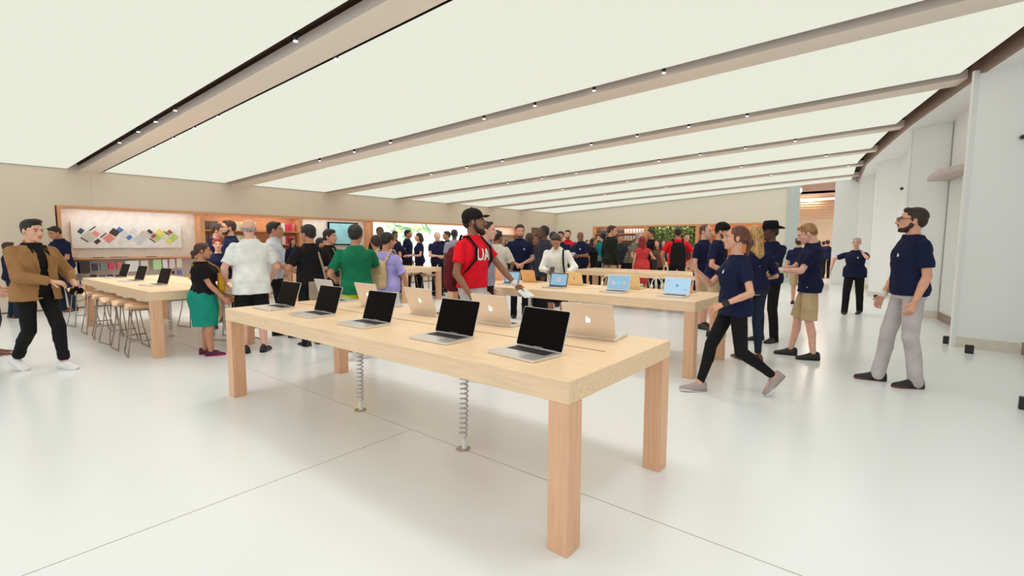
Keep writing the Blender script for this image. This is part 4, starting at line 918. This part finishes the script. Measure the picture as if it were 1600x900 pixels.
def HT(pos, u, v): # height seen at image row v over a floor spot
    dep = Vector((pos[0], pos[1], 1.5-CAM['h'])).dot(F_); d = ray(u, v); hd = math.hypot(d.x, d.y); return CAM['h']+d.z/hd*math.hypot(pos[0], pos[1])
def P(label, u, v, dep=None, foot=None, hfix=0, H=None, **k):
    pos = PF(*foot) if foot else PD(u, dep)
    return person(label, pos, H=H or HT(pos, u, v)+hfix, **k)
# ---- main figures
a = P('young man in open camel jacket over black, walking with a camera at the left', 60, 343, foot=(67, 577), hfix=.03, phi=32, near=1, skin='asian', hair='quiff', top=BLK, sleeve=.5, hem=.90, bottom=BLK, leg='crop', shoe=SHW, LF=(-.08, .22, 0, 0, 0), RF=(.09, -.24, .05, 0, 18), pelvis=-.03, R=(.03, .27, 1.06, (1, -.6, -.4)), L=(-.27, .20, .98, (-.8, -.8, -.2)), head=(2, 4), cuff=True, curl=.8, fat=1.02)
def jacket(ctx, m, hem=.82, sleeve=1.85, open_=(.035, .085)):
    t_ = MB(); t_.loft(ctx['torso_rings'](hem, 1.462, .034, .03))
    for k in 'LR': ctx['sleeve'](t_, k, sleeve if isinstance(sleeve, (int, float)) else sleeve[k], .022, .018)
    t_.cap(ctx['nb']+Vector((0, -.02, .0)), ctx['nb']+Vector((0, -.018, .035)), .072, .066, 14)
    me = remesh(t_.map(ctx['S']), ctx['vox']*ctx['K'], 2, fold=.006, seed=9); o = obj_from(me, 'jacket', m, ctx['root']); s_ = ctx['K']
    bm = bmesh.new(); bm.from_mesh(me); dl = []
    off = ctx['T']((0, 0, 1.2)).y; xc0 = ctx['T']((0, .1, 1.3)).x
    for f in bm.faces:
        c_ = f.calc_center_median()/s_
        z = c_.z; yb = ctx['T']((0, 0, min(1.5, max(.9, z)))).y
        if c_.y > yb+.05 and abs(c_.x) < open_[0]+(open_[1]-open_[0])*abs(z-1.15)/.35+(.02 if z > 1.3 else 0): dl.append(f)
    bmesh.ops.delete(bm, geom=dl, context='FACES'); bm.to_mesh(me); bm.free()
    so = o.modifiers.new('s', 'SOLIDIFY'); so.thickness = .006; so.offset = -1
    for sg in (-1, 1):                       # lapels
        q = MB(); T = ctx['T']; w0 = .045
        a0, a1, a2, a3 = T((sg*.055, .145, 1.16)), T((sg*.045, .125, 1.36)), T((sg*.115, .105, 1.38)), T((sg*.10, .155, 1.28))
        a4 = T((sg*.06, .03, 1.475)); a5 = T((sg*.09, .00, 1.46)); n_ = Vector((0, .010, .002))
        q.add([p+n_ for p in (a0, a1, a4, a5, a2, a3)]+[p for p in (a0, a1, a4, a5, a2, a3)], [(0, 1, 2, 3, 4, 5), (11, 10, 9, 8, 7, 6)]+[(i, (i+1) % 6, 6+(i+1) % 6, 6+i) for i in range(6)])
        q.map(ctx['S']).build('lapel', m, o)
    return o
jacket(a, BROWN, .84, {'L': 1.45, 'R': 1.9})
# camera in his left hand
hc_ = a['J']['L']['hand']; o = own('camera', a, 'small black camera held low by the man in camel jacket', 'camera', hc_)
MB().box(-.06, -.02, -.04, .06, .03, .035).build('camera_body', BLK, o, bevel=.008); MB().tube([(0, .03, 0), (0, .075, 0)], .032, 18).build('lens', GLASSB, o, smooth=True); MB().box(-.02, -.01, .035, .02, .02, .052).build('viewfinder', SHB, o, bevel=.004)
MB().tube([(-.06, 0, .02), (-.10, .0, -.02), (-.09, .02, -.10), (0, .03, -.13), (.08, .02, -.08), (.07, 0, .0), (.06, 0, .02)], .004, 6).build('strap', SHB, o, smooth=True)
a = P('tall man in black cap and bright red tee with white letters, behind the front table', 739, 326, 5.3, hfix=-.01, phi=52, near=1, skin='brown', hair='crop', hairc='black', beard='full', hat='cap', top=RED, sleeve=.62, hem=.95, bottom=GREYP, leg='long', shoe=SHW, L=(-.36, .33, .93, (-1, -.3, -.3)), R=(.23, .14, .90, (.6, -1, 0)), head=(32, -4), fat=1.0, curl=.7, loose=1.2)
backpack(a, 'black and maroon backpack on the man in the red tee', MARO, BLK, cz=1.14, h_=.24, w_=.16)
wristband(a, 'L', SHW)
held_slab(a, 'paper_sheets', 'folded white papers held in the left hand of the man in red', 'paper', (.20, .13, .012), WHT, k='L', off=(-.02, .06, -.02), tilt=-35)
def letters(ctx, txt, size, m, x, z, sx=1.0):
    cu = bpy.data.curves.new('t', 'FONT'); cu.body = txt; cu.size = size; cu.align_x = 'CENTER'; cu.offset = size*.028; cu.resolution_u = 2
    to = bpy.data.objects.new('t', cu); C.objects.link(to); bpy.context.view_layer.update()
    me = bpy.data.meshes.new_from_object(to.evaluated_get(bpy.context.evaluated_depsgraph_get())); bpy.data.objects.remove(to)
    bm = bmesh.new(); bm.from_mesh(me); bmesh.ops.triangulate(bm, faces=bm.faces); bmesh.ops.subdivide_edges(bm, edges=bm.edges, cuts=4, use_grid_fill=True)
    q = MB(); bm.verts.index_update(); q.add([(x-v.co.x*sx, 0, z+v.co.y) for v in bm.verts], [tuple(v.index for v in f.verts) for f in bm.faces]); bm.free()
    ctx['front'](q, eps=.006); o = q.build('printed_letters', m, ctx['shirt']); return o
letters(a, 'UAI', .165, mat('print_ice', (.78, .86, .92), .6), -.02, 1.235, .92)
a = P('employee with auburn ponytail striding left in navy tee and black trousers', 1146, 351, foot=(1141, 615), hfix=.05, phi=293, near=1, sex='f', skin='light', hair='pony', hairc='auburn', top=NAVY, sleeve=.60, hem=.86, bottom=BLK, leg='tight', shoe=SHG, LF=(-.07, -.38, .12, 0, 48), RF=(.07, .29, 0, 0, -4), pelvis=-.05, L=(-.24, .20, .99, (-.5, -1, -.3)), R=(.10, .36, 1.30, (.4, -.5, -1)), head=(-14, -4), logo=True, curl=.45, fat=1.05, loose=1.15)
wristband(a, 'L', SHB, 'watch', SHB)
hh = MB()
a = P('bearded man with glasses in navy tee and light grey trousers standing at the right', 1422, 324, foot=(1408, 601), phi=296, near=1, skin='light', hair='short', hairc='dkbrown', beard='short', glasses=True, top=NAVY, sleeve=.72, hem=.90, bottom=GREYP, leg='long', shoe=SHB, sole=SHBR, LF=(-.10, -.06, 0, 4, 0), RF=(.12, .16, 0, -14, 0), L=(-.22, .05, .855, (-.4, -1, 0)), R=(.19, .13, .87, (.4, -1, 0)), head=(-14, -4), logo=True, fat=1.06, loose=1.1, curl=.8)
wristband(a, 'R', SHW)
q = MB(); T = a['T']; q.box(-.014, 0, -.03, .014, .012, .03); 
a = P('blond employee in navy tee and khaki shorts looking down at a phone', 1262, 353, foot=(1258, 559), hfix=.05, phi=277, near=1, skin='pale', hair='short', hairc='sandy', top=NAVY, sleeve=.72, hem=.86, bottom=KHAKI, leg='shorts', shoe=SHB, sole=SHB, LF=(-.10, -.07, 0, 10, 0), RF=(.10, .16, 0, -4, 0), L=(-.10, .34, 1.13, (-.8, -.6, -.6)), R=(.08, .38, 1.13, (.8, -.6, -.6)), head=(0, 26), curl=.9, loose=1.15)
held_slab(a, 'phone', 'black phone in the hands of the blond employee', 'phone', (.075, .15, .010), SHB, None, c=(0, .46, 1.12), tilt=-60); wristband(a, 'L', SHW)
a = P('employee with long loose blond hair seen from behind, navy top and jeans', 1177, 351, foot=(1171, 563), phi=212, near=1, sex='f', skin='light', hair='verylong', hairc='blond', top=NAVY, sleeve=.9, hem=.93, bottom=JEAN, leg='tight', shoe=SHBR, L=(-.20, .18, 1.0), R=(.18, .20, 1.05), fat=1.05, head=(0, 4), LF=(-.10, .02, 0, 6, 0), RF=(.09, -.03, 0, -6, 0))
a = P('dark-skinned employee in wide black hat and navy tee holding a tablet', 1204, 347, foot=(1197, 533), hfix=-.02, phi=318, near=2, skin='dark', hair='crop', hat='fedora', top=NAVY, sleeve=.8, hem=.88, bottom=BLK, leg='long', shoe=SHB, sole=SHB, L=(-.06, .34, 1.10, (-.8, -.6, -.6)), R=(.12, .34, 1.10, (.8, -.6, -.6)), logo=True, fat=1.05, head=(-24, 2), curl=.8)
held_slab(a, 'tablet', 'dark tablet held by the employee in the wide black hat', 'tablet', (.17, .24, .010), SHB, M['screen_lilac'], c=(.03, .42, 1.15), tilt=35)
wristband(a, 'L', SHW)
a = P('bearded employee in black cap, navy tee and khaki shorts, near the lit laptops', 1118, 346, 7.75, hfix=-.02, phi=74, near=2, skin='light', hair='crop', hairc='dkbrown', beard='full', hat='cap', top=NAVY, sleeve=.7, hem=.88, bottom=KHAKI, leg='shorts', shoe=SHB, sole=SHB, L=(-.22, .20, 1.0), R=(.20, .25, 1.0), head=(-4, 8), lean=6)
a = P('employee in navy tee with reddish skin half hidden behind the black-capped man', 1101, 350, 8.5, phi=60, near=2, skin='pale', hair='crop', hairc='auburn', top=NAVY, sleeve=.7, hem=.88, bottom=KHAKI, leg='shorts', shoe=SHB, sole=SHB)
a = P('grey-haired employee in navy tee and black trousers walking, hand raised to her neck', 1334, 371, foot=(1331, 491), hfix=.03, phi=352, near=2, sex='f', skin='pale', hair='short', hairc='white', top=NAVY, sleeve=.7, hem=.85, bottom=BLK, leg='long', shoe=SHB, LF=(-.11, -.18, .02, -8, 10), RF=(.12, .16, 0, 8, 0), L=(-.12, .06, 1.40, (-1, .3, -1)), R=(.44, .06, 1.02, (1, -.4, 0)), fat=1.28, pelvis=-.015, logo=True, loose=1.1)
# ---- left half
a = P('woman in black top and teal green skirt facing right, dark hair tied up', 320, 378, foot=(323, 555), phi=84, near=1, sex='f', skin='tan', hair='bun', hairc='brown', top=BLK, sleeve=.62, hem=.94, bottom=TEAL, leg='skirt', shoe=cloth('shoe_plum', (.10, .03, .06)), sole=SHPK, L=(-.18, .28, .92), R=(.17, .27, .90, (.5, -1, -.2)), fat=1.30, head=(0, 4), LF=(-.09, -.03, 0, 4, 0), RF=(.09, .07, 0, -4, 0))
o = own('shoulder_bag', a, 'mustard yellow bag held in front of the woman in the teal skirt', 'bag', (-.02, .26, 1.10))
part(MB().loft([oval((-.02, .245, z), rx, .05, n=18, p=3) for z, rx in ((.98, .09), (1.02, .12), (1.16, .12), (1.24, .10), (1.27, .06))]), a, 'bag', cloth('mustard', (.62, .33, .03)), o, (-.02, .26, 1.10), .011)
q = MB(); pts = [a['T'](p) for p in ((-.10, .25, 1.24), (-.06, .20, 1.36), (.02, .06, 1.46), (.10, -.10, 1.40), (.10, -.15, 1.2))]
for i in range(4): q.cap(pts[i], pts[i+1], .012, .012, 8)
part(q, a, 'strap', M['cloth_mustard'], o, (-.02, .26, 1.10))
a = P('bald man in white tee and black shorts seen from behind', 400, 342, foot=(398, 550), phi=190, near=1, skin='pale', hair='bald', hairc='grey', top=WHT, sleeve=.78, hem=.78, bottom=BLK, leg='shorts', shoe=SHB, sole=SHB, L=(-.27, .16, .95, (-.6, -1, 0)), R=(.28, .18, .96, (.6, -1, 0)), fat=1.22, head=(-8, 4), loose=1.5, LF=(-.11, .02, 0, 18, 0), RF=(.11, -.04, 0, -30, 0))
a = P('dark-haired man in pale shirt facing right behind the bald man', 428, 346, 7.5, phi=80, near=2, skin='tan', hair='short', top=LBLUE, sleeve=.95, hem=.90, bottom=BLK, leg='long', shoe=SHB, L=(-.2, .24, 1.03), R=(.16, .30, 1.0), face='collar', head=(0, 2), RF=(.11, .24, 0, -4, 0))
a = P('short red-haired employee in navy tee behind the left table, smiling at the camera', 340, 371, 8.35, phi=8, near=2, sex='f', skin='pale', hair='full', hairc='red', top=NAVY, sleeve=.6, hem=.92, bottom=WHT, leg='long', logo=True, fat=1.12, head=(-6, 0), L=(-.2, .15, .95), R=(.2, .15, .95))
P('employee with brown hair behind the red-haired employee, facing right', 339, 349, 9.2, phi=70, near=2, skin='light', hair='short', hairc='brown', top=NAVY, sleeve=.7, bottom=KHAKI, head=(0, 12))
P('bearded employee with glasses facing left beside the wooden case shelves', 360, 344, 8.9, phi=285, near=2, skin='light', hair='short', hairc='brown', beard='short', glasses=True, top=NAVY, sleeve=.7, bottom=BLK, R=(.15, .3, 1.1), L=(-.15, .3, 1.1))
P('employee with long dark hair, white tee under navy, before the coloured case shelves', 457, 371, 14.0, phi=25, near=3, sex='f', skin='tan', hair='long', hairc='black', top=NAVY, sleeve=1.6, bottom=BLK, L=(-.15, .2, 1.0))
a = P('man in black tee with a shoulder strap seen from behind', 484, 351, 6.9, phi=205, near=2, skin='tan', hair='full', hairc='black', top=BLK, sleeve=.8, hem=.86, bottom=BLK, L=(-.27, .20, 1.06), R=(.22, .1, .92), fat=1.1, head=(25, 6), loose=1.2)
o = own('shoulder_bag', a, 'grey tan shoulder bag of the man in the black tee, hanging behind a laptop', 'bag', (.02, -.22, .80))
part(MB().loft([oval((.02, -.21, z), .15, .055, n=18, p=3.5) for z in (.70, .73, .92, .95)]), a, 'bag', cloth('bag_taupe', (.36, .27, .20)), o, (.02, -.22, .80), .010)
q = MB(); pts = [a['T'](p) for p in ((.12, -.22, .94), (.10, -.17, 1.15), (.06, -.13, 1.35), (.05, -.05, 1.475), (-.05, .12, 1.36), (-.16, .14, 1.2))]
for i in range(5): q.cap(pts[i], pts[i+1], .018, .018, 8, sq=.4, side=(1, 0, 0))
part(q, a, 'strap', M['cloth_bag_taupe'], o, (.02, -.22, .80))
a = P('dark-haired man in black tee with a pale green lanyard', 515, 358, 7.9, phi=55, near=2, skin='light', hair='full', hairc='black', top=BLK, sleeve=.7, bottom=BLK, L=(-.14, .3, 1.12), R=(.14, .3, 1.1))
q = MB()
for sg in (-1, 1): q.tube([(sg*.05, 0, 1.44), (sg*.04, 0, 1.34), (0, 0, 1.22)], .006, 6)
a['front'](q, eps=.01); q.build('lanyard', cloth('lanyard_green', (.35, .62, .30)), a['shirt'])
a = P('man in green tee and yellow shorts seen from behind, hand at his face', 555, 351, 6.1, phi=188, near=1, skin='tan', hair='full', hairc='black', top=GREEN, sleeve=.78, hem=.86, bottom=cloth('yellow', (.72, .72, .04)), leg='shorts', shoe=SHW, fat=1.12, head=(-25, 8), L=(-.24, .2, 1.05), R=(.10, .30, 1.30, (1, 0, -.9)), loose=1.2)
a = P('person with short black hair in lavender tee and white trousers, beige backpack on', 603, 361, 6.6, phi=158, near=1, sex='f', skin='tan', hair='full', hairc='black', top=LAV, sleeve=.85, hem=.88, bottom=WHT, leg='long', shoe=SHW, fat=1.1, head=(-30, 12), R=(.30, .06, .86), L=(-.15, .25, 1.05), loose=1.2)
backpack(a, 'beige woven backpack on the person in lavender', cloth('straw', (.62, .46, .27)), cloth('straw_strap', (.66, .52, .34)), cz=1.14, h_=.20, w_=.13, off=-.05)
P('person in pink top mostly hidden behind the person in lavender', 588, 366, 7.3, phi=200, near=2, sex='f', skin='tan', hair='full', hairc='dkbrown', top=PINK, sleeve=.7, bottom=BLK)
P('dark-skinned man in black standing tall before the left edge of the white screen', 594, 354, 11.8, phi=20, near=3, skin='dark', hair='crop', top=BLK, bottom=BLK)
P('small dark-haired person between the black tee and the green lanyard', 501, 371, 9.3, phi=80, near=3, skin='tan', hair='short', top=CHAR, bottom=BLK)
# ---- behind the table in front of the white screen
def PY(label, u, v, y, **k):
    p = at_y(u, 380, y); pos = (p.x, p.y); return person(label, pos, H=k.pop('H', None) or HT(pos, u, v), **k)
PY('employee bending over the table before the white screen', 628, 361, 9.25, H=1.86, phi=280, near=3, skin='light', hair='crop', hairc='sandy', lean=34, L=(-.15, .40, .92), R=(.15, .42, .92), hipy=-.12, logo=False)
PY('dark-haired employee looking right behind the bending employee', 637, 359, 9.9, phi=70, near=3, skin='tan', hair='short', top=NAVY)
PY('person in white and black talking beside the bending employee', 617, 361, 10.4, phi=40, near=3, skin='brown', hair='short', top=MARO)
PY('employee with long curly dark hair before the white screen', 655, 363, 9.3, phi=290, near=3, sex='f', skin='light', hair='medium', hairc='dkbrown', L=(-.15, .3, 1.1), R=(.15, .3, 1.1))
PY('white-haired employee with hands together before the white screen', 683, 362, 9.3, phi=20, near=3, skin='pale', hair='crop', hairc='white', L=(-.05, .27, 1.08), R=(.08, .27, 1.1))
PY('employee raising a hand before the white screen, beside the white-haired employee', 699, 361, 10.15, phi=290, near=3, skin='tan', hair='short', hairc='dkbrown', R=(.15, .25, 1.62), L=(-.15, .28, 1.1))
PY('dark-skinned man in grey shirt just left of the man in red', 710, 358, 9.0, phi=170, near=3, skin='dark', hair='crop', top=GREYS, sleeve=.8)
P('smiling person in patterned grey shirt right behind the face of the man in red', 759, 345, 6.5, phi=80, near=2, skin='pale', hair='short', hairc='dkbrown', top=GREYS, sleeve=.8)
P('person in dull rose top behind the beige-shirted man', 762, 356, 10.5, phi=330, near=3, sex='f', skin='pale', hair='medium', hairc='auburn', top=cloth('rose', (.45, .20, .20)))
a = P('man in beige tee seen from behind, standing left of the tall employee', 776, 360, 9.1, phi=172, near=2, skin='brown', hair='full', hairc='black', top=BEIGE, sleeve=.9, hem=.84, bottom=BEIGE, L=(-.2, .2, 1.0), R=(.26, .22, 1.0), loose=1.4, fat=1.1, head=(-40, 4))
a = P('tall bearded employee in navy tee facing the camera with clasped hands', 812, 350, 9.6, phi=8, near=2, skin='light', hair='short', hairc='brown', beard='short', top=NAVY, sleeve=.72, bottom=BLK, L=(-.04, .20, 1.03, (-1, -.4, -.3)), R=(.10, .20, 1.03, (1, -.3, -.3)), head=(0, 8), logo=True)
P('woman with long brown hair behind the tall employee', 827, 363, 11.5, phi=190, near=3, sex='f', hair='long', hairc='brown', top=CHAR)
P('big dark-skinned man in dark jacket facing left, next to the white-shirted man', 850, 352, 9.2, phi=280, near=2, skin='dark', hair='crop', top=CHAR, sleeve=1.9, hem=.82, bottom=BLK, fat=1.18, loose=1.4)
P('employee in navy half hidden behind the big man in the dark jacket', 842, 366, 10.4, phi=300, near=3, skin='brown', hair='short', top=NAVY)
P('person with dark ponytail between the big man and the white shirt', 864, 361, 11.2, phi=180, near=3, sex='f', hair='pony', hairc='black', top=CHAR)
a = P('man in white open-collar shirt and black shorts looking down at his phone', 872, 370, 8.2, hfix=.08, phi=345, near=2, skin='tan', hair='short', hairc='dkbrown', top=WHT, sleeve=1.55, hem=.86, bottom=BLK, leg='shorts', shoe=SHB, lean=10, head=(8, 30), L=(-.20, .30, 1.02, (-1, -.3, -.6)), R=(.05, .30, 1.06, (1, -.4, -.6)), loose=1.3, fat=1.05, face='collar', curl=.9)
held_slab(a, 'phone', 'black phone in the hand of the man in the white shirt', 'phone', (.075, .15, .010), SHB, None, c=(.0, .38, 1.09), tilt=-50); wristband(a, 'L', SHB, 'watch', SHB)
o = own('shoulder_bag', a, 'black strap bag across the shoulder of the man in the white shirt', 'bag', (-.16, .0, 1.0))
q = MB(); pts = [a['T'](p) for p in ((-.135, .06, 1.455), (-.145, .13, 1.35), (-.15, .145, 1.2), (-.16, .13, 1.05), (-.22, .03, .97))]
for i in range(4): q.cap(pts[i], pts[i+1], .017, .017, 8, sq=.5, side=(1, 0, 0))
part(q, a, 'strap', BLK, o, (-.16, 0, 1.0)); part(MB().loft([oval((-.26, -.03, z), .05, .11, n=16, p=3) for z in (.76, .78, .97, .99)]), a, 'bag', BLK, o, (-.16, 0, 1.0), .012)
# ---- crowd at the back
P('dark-haired employee in navy between the white shirt and the red vest', 876, 361, 12.0, phi=350, near=3, skin='tan', hair='short', logo=True)
P('moustached man in bright red top left of the bald employee', 887, 359, 14.0, phi=355, near=3, skin='light', hair='short', hairc='dkbrown', beard='short', top=cloth('scarlet', (.60, .01, .03)))
a = P('bald employee in navy tee reading a tablet', 908, 361, 13.0, phi=330, near=3, skin='brown', hair='bald', fat=1.25, L=(-.12, .34, 1.12), R=(.15, .34, 1.12), head=(0, 18), logo=True, sleeve=.8)
held_slab(a, 'tablet', 'grey tablet held by the bald employee', 'tablet', (.24, .17, .012), ALU, M['screen_lilac'], c=(0, .42, 1.16), tilt=30)
P('woman with black hair in black carrying papers, right of the bald employee', 927, 371, 13.9, phi=60, near=3, sex='f', hair='long', hairc='black', skin='tan', top=BLK, L=(-.1, .3, 1.1))
P('dark-haired person in teal blue top behind the dark green coat', 942, 363, 14.9, phi=200, near=3, hair='full', top=TEALB)
P('tall man in dark green coat looking back over his shoulder', 954, 352, 12.95, phi=130, near=2, skin='light', hair='short', hairc='brown', top=DKGRN, sleeve=1.95, hem=.82, bottom=KHAKI, loose=1.2, head=(-42, 6))
P('person with dark red hair between dark green coat and camouflage shirt', 969, 366, 14.2, phi=20, near=3, skin='tan', hair='short', hairc='auburn', top=CHAR)
P('man in grey green camouflage shirt leaning over the far table', 985, 367, 13.6, hfix=.12, phi=60, near=3, skin='light', hair='crop', hairc='grey', lean=22, top=mat('cloth_camo', (.20, .21, .16), .85, var=.45, scale=16), L=(-.1, .4, .95), R=(.15, .4, .95))
P('person in dark red top half hidden behind the camouflage shirt', 993, 372, 14.6, phi=200, near=3, sex='f', hair='medium', hairc='dkbrown', top=MARO)
a = P('woman with long bright red hair in sleeveless coral dress seen from behind', 1004, 368, 12.6, phi=190, near=2, sex='f', skin='light', hair='long', hairc='deepred', top=CORAL, sleeve=.10, hem=.92, bottom=CORAL, leg='skirt', fat=1.15, R=(.24, .12, 1.0))
o = own('handbag', a, 'black leather handbag hanging from the arm of the woman in coral', 'handbag', (.30, .02, .98))
part(MB().loft([oval((.31, .0, z), .09, .14, n=18, p=3) for z in (.84, .88, 1.06, 1.12)]), a, 'bag', SHB, o, (.30, .02, .98), .012); part(MB().tube([(.31, -.10, 1.1), (.27, -.08, 1.28), (.21, -.02, 1.40), (.27, .06, 1.26), (.31, .10, 1.1)], .009, 6), a, 'handle', SHB, o, (.30, .02, .98))
P('tall dark-haired man with bare arms in black vest before the plant wall', 1017, 358, 13.8, phi=300, near=3, skin='tan', hair='short', hairc='dkbrown', top=BLK, sleeve=.15)
P('woman with long dark hair in brown top before the plant wall', 1028, 373, 13.3, phi=330, near=3, sex='f', skin='light', hair='long', hairc='black', top=cloth('brown_top', (.16, .07, .045)))
a = P('man in red tee with large black backpack seen from behind', 1059, 355, 11.75, phi=184, near=2, skin='tan', hair='crop', hairc='black', top=RED, sleeve=.75, bottom=BLK, fat=1.15, L=(-.30, .12, 1.0), R=(.30, .15, 1.0), loose=1.2)
backpack(a, 'large black backpack on the man in red near the plant wall', BLK, BLK, cz=1.12, h_=.30, w_=.17)
P('person with brown hair behind the right shoulder of the backpack man', 1072, 364, 14.4, phi=20, near=3, skin='light', hair='short', hairc='brown', top=CHAR)
P('girl in red top right of the backpack man', 1084, 380, 13.4, phi=30, near=3, sex='f', skin='light', hair='medium', hairc='auburn', top=MARO, H=1.48)
for u, v, y, lab, hc, tp in [(792, 374, 16.4, 'person with long brown hair far behind the beige tee', 'brown', BLK), (801, 376, 17.3, 'person with dark hair far behind, left of the tall employee', 'black', MARO), (834, 372, 18.6, 'small distant person beside the dark doorway', 'dkbrown', CHAR), (1036, 374, 18.0, 'small distant person before the plant wall', 'black', NAVY), (918, 374, 16.5, 'small distant person right of the bald employee', 'dkbrown', BEIGE)]:
    PY(lab, u, v, y, phi=20, near=3, sex='f', hair='long', hairc=hc, top=tp)
a = P('employee in navy tee and khaki shorts walking away toward the mall opening', 1241, 369, foot=(1243, 477), phi=165, near=2, skin='light', hair='short', hairc='dkbrown', top=NAVY, sleeve=.75, bottom=KHAKI, leg='shorts', shoe=SHB, LF=(-.11, .16, 0, 0, 0), RF=(.11, -.16, .05, 0, 25), pelvis=-.02, fat=1.1)
for u, v, y, lab, tp in [(1279, 376, 26.5, 'distant shopper in black left in the mall opening', BLK), (1287, 377, 28.5, 'distant shopper in brown in the middle of the mall opening', CHAR), (1293, 375, 25.0, 'distant shopper in navy at the right of the mall opening', NAVY)]:
    PY(lab, u, v, y, phi=200, near=3, hair='full', top=tp)
# ---- far left
P('employee in navy tee leaning forward behind the camel jacket', 88, 356, foot=(107, 486), hfix=.05, phi=305, near=2, skin='tan', hair='short', hairc='black', top=NAVY, sleeve=.75, bottom=JEAN, leg='long', shoe=SHBR, sole=SHBR, lean=8, head=(0, 18), logo=True, R=(.15, .3, 1.0), L=(-.1, .3, 1.0))
P('person in pale blue and white shirt cut off by the left edge', -14, 362, foot=(-10, 556), phi=80, near=2, skin='light', hair='short', hairc='sandy', top=LBLUE, sleeve=1.5, hem=.84, bottom=JEAN, shoe=SHBR, L=(-.25, .1, .95), R=(.27, .12, .95))
P('person in navy and dark jeans behind the camel jacket at the left edge', 12, 378, 9.3, phi=100, near=2, skin='light', hair='short', hairc='brown', top=NAVY, sleeve=.8, bottom=JEAN, shoe=SHBR)
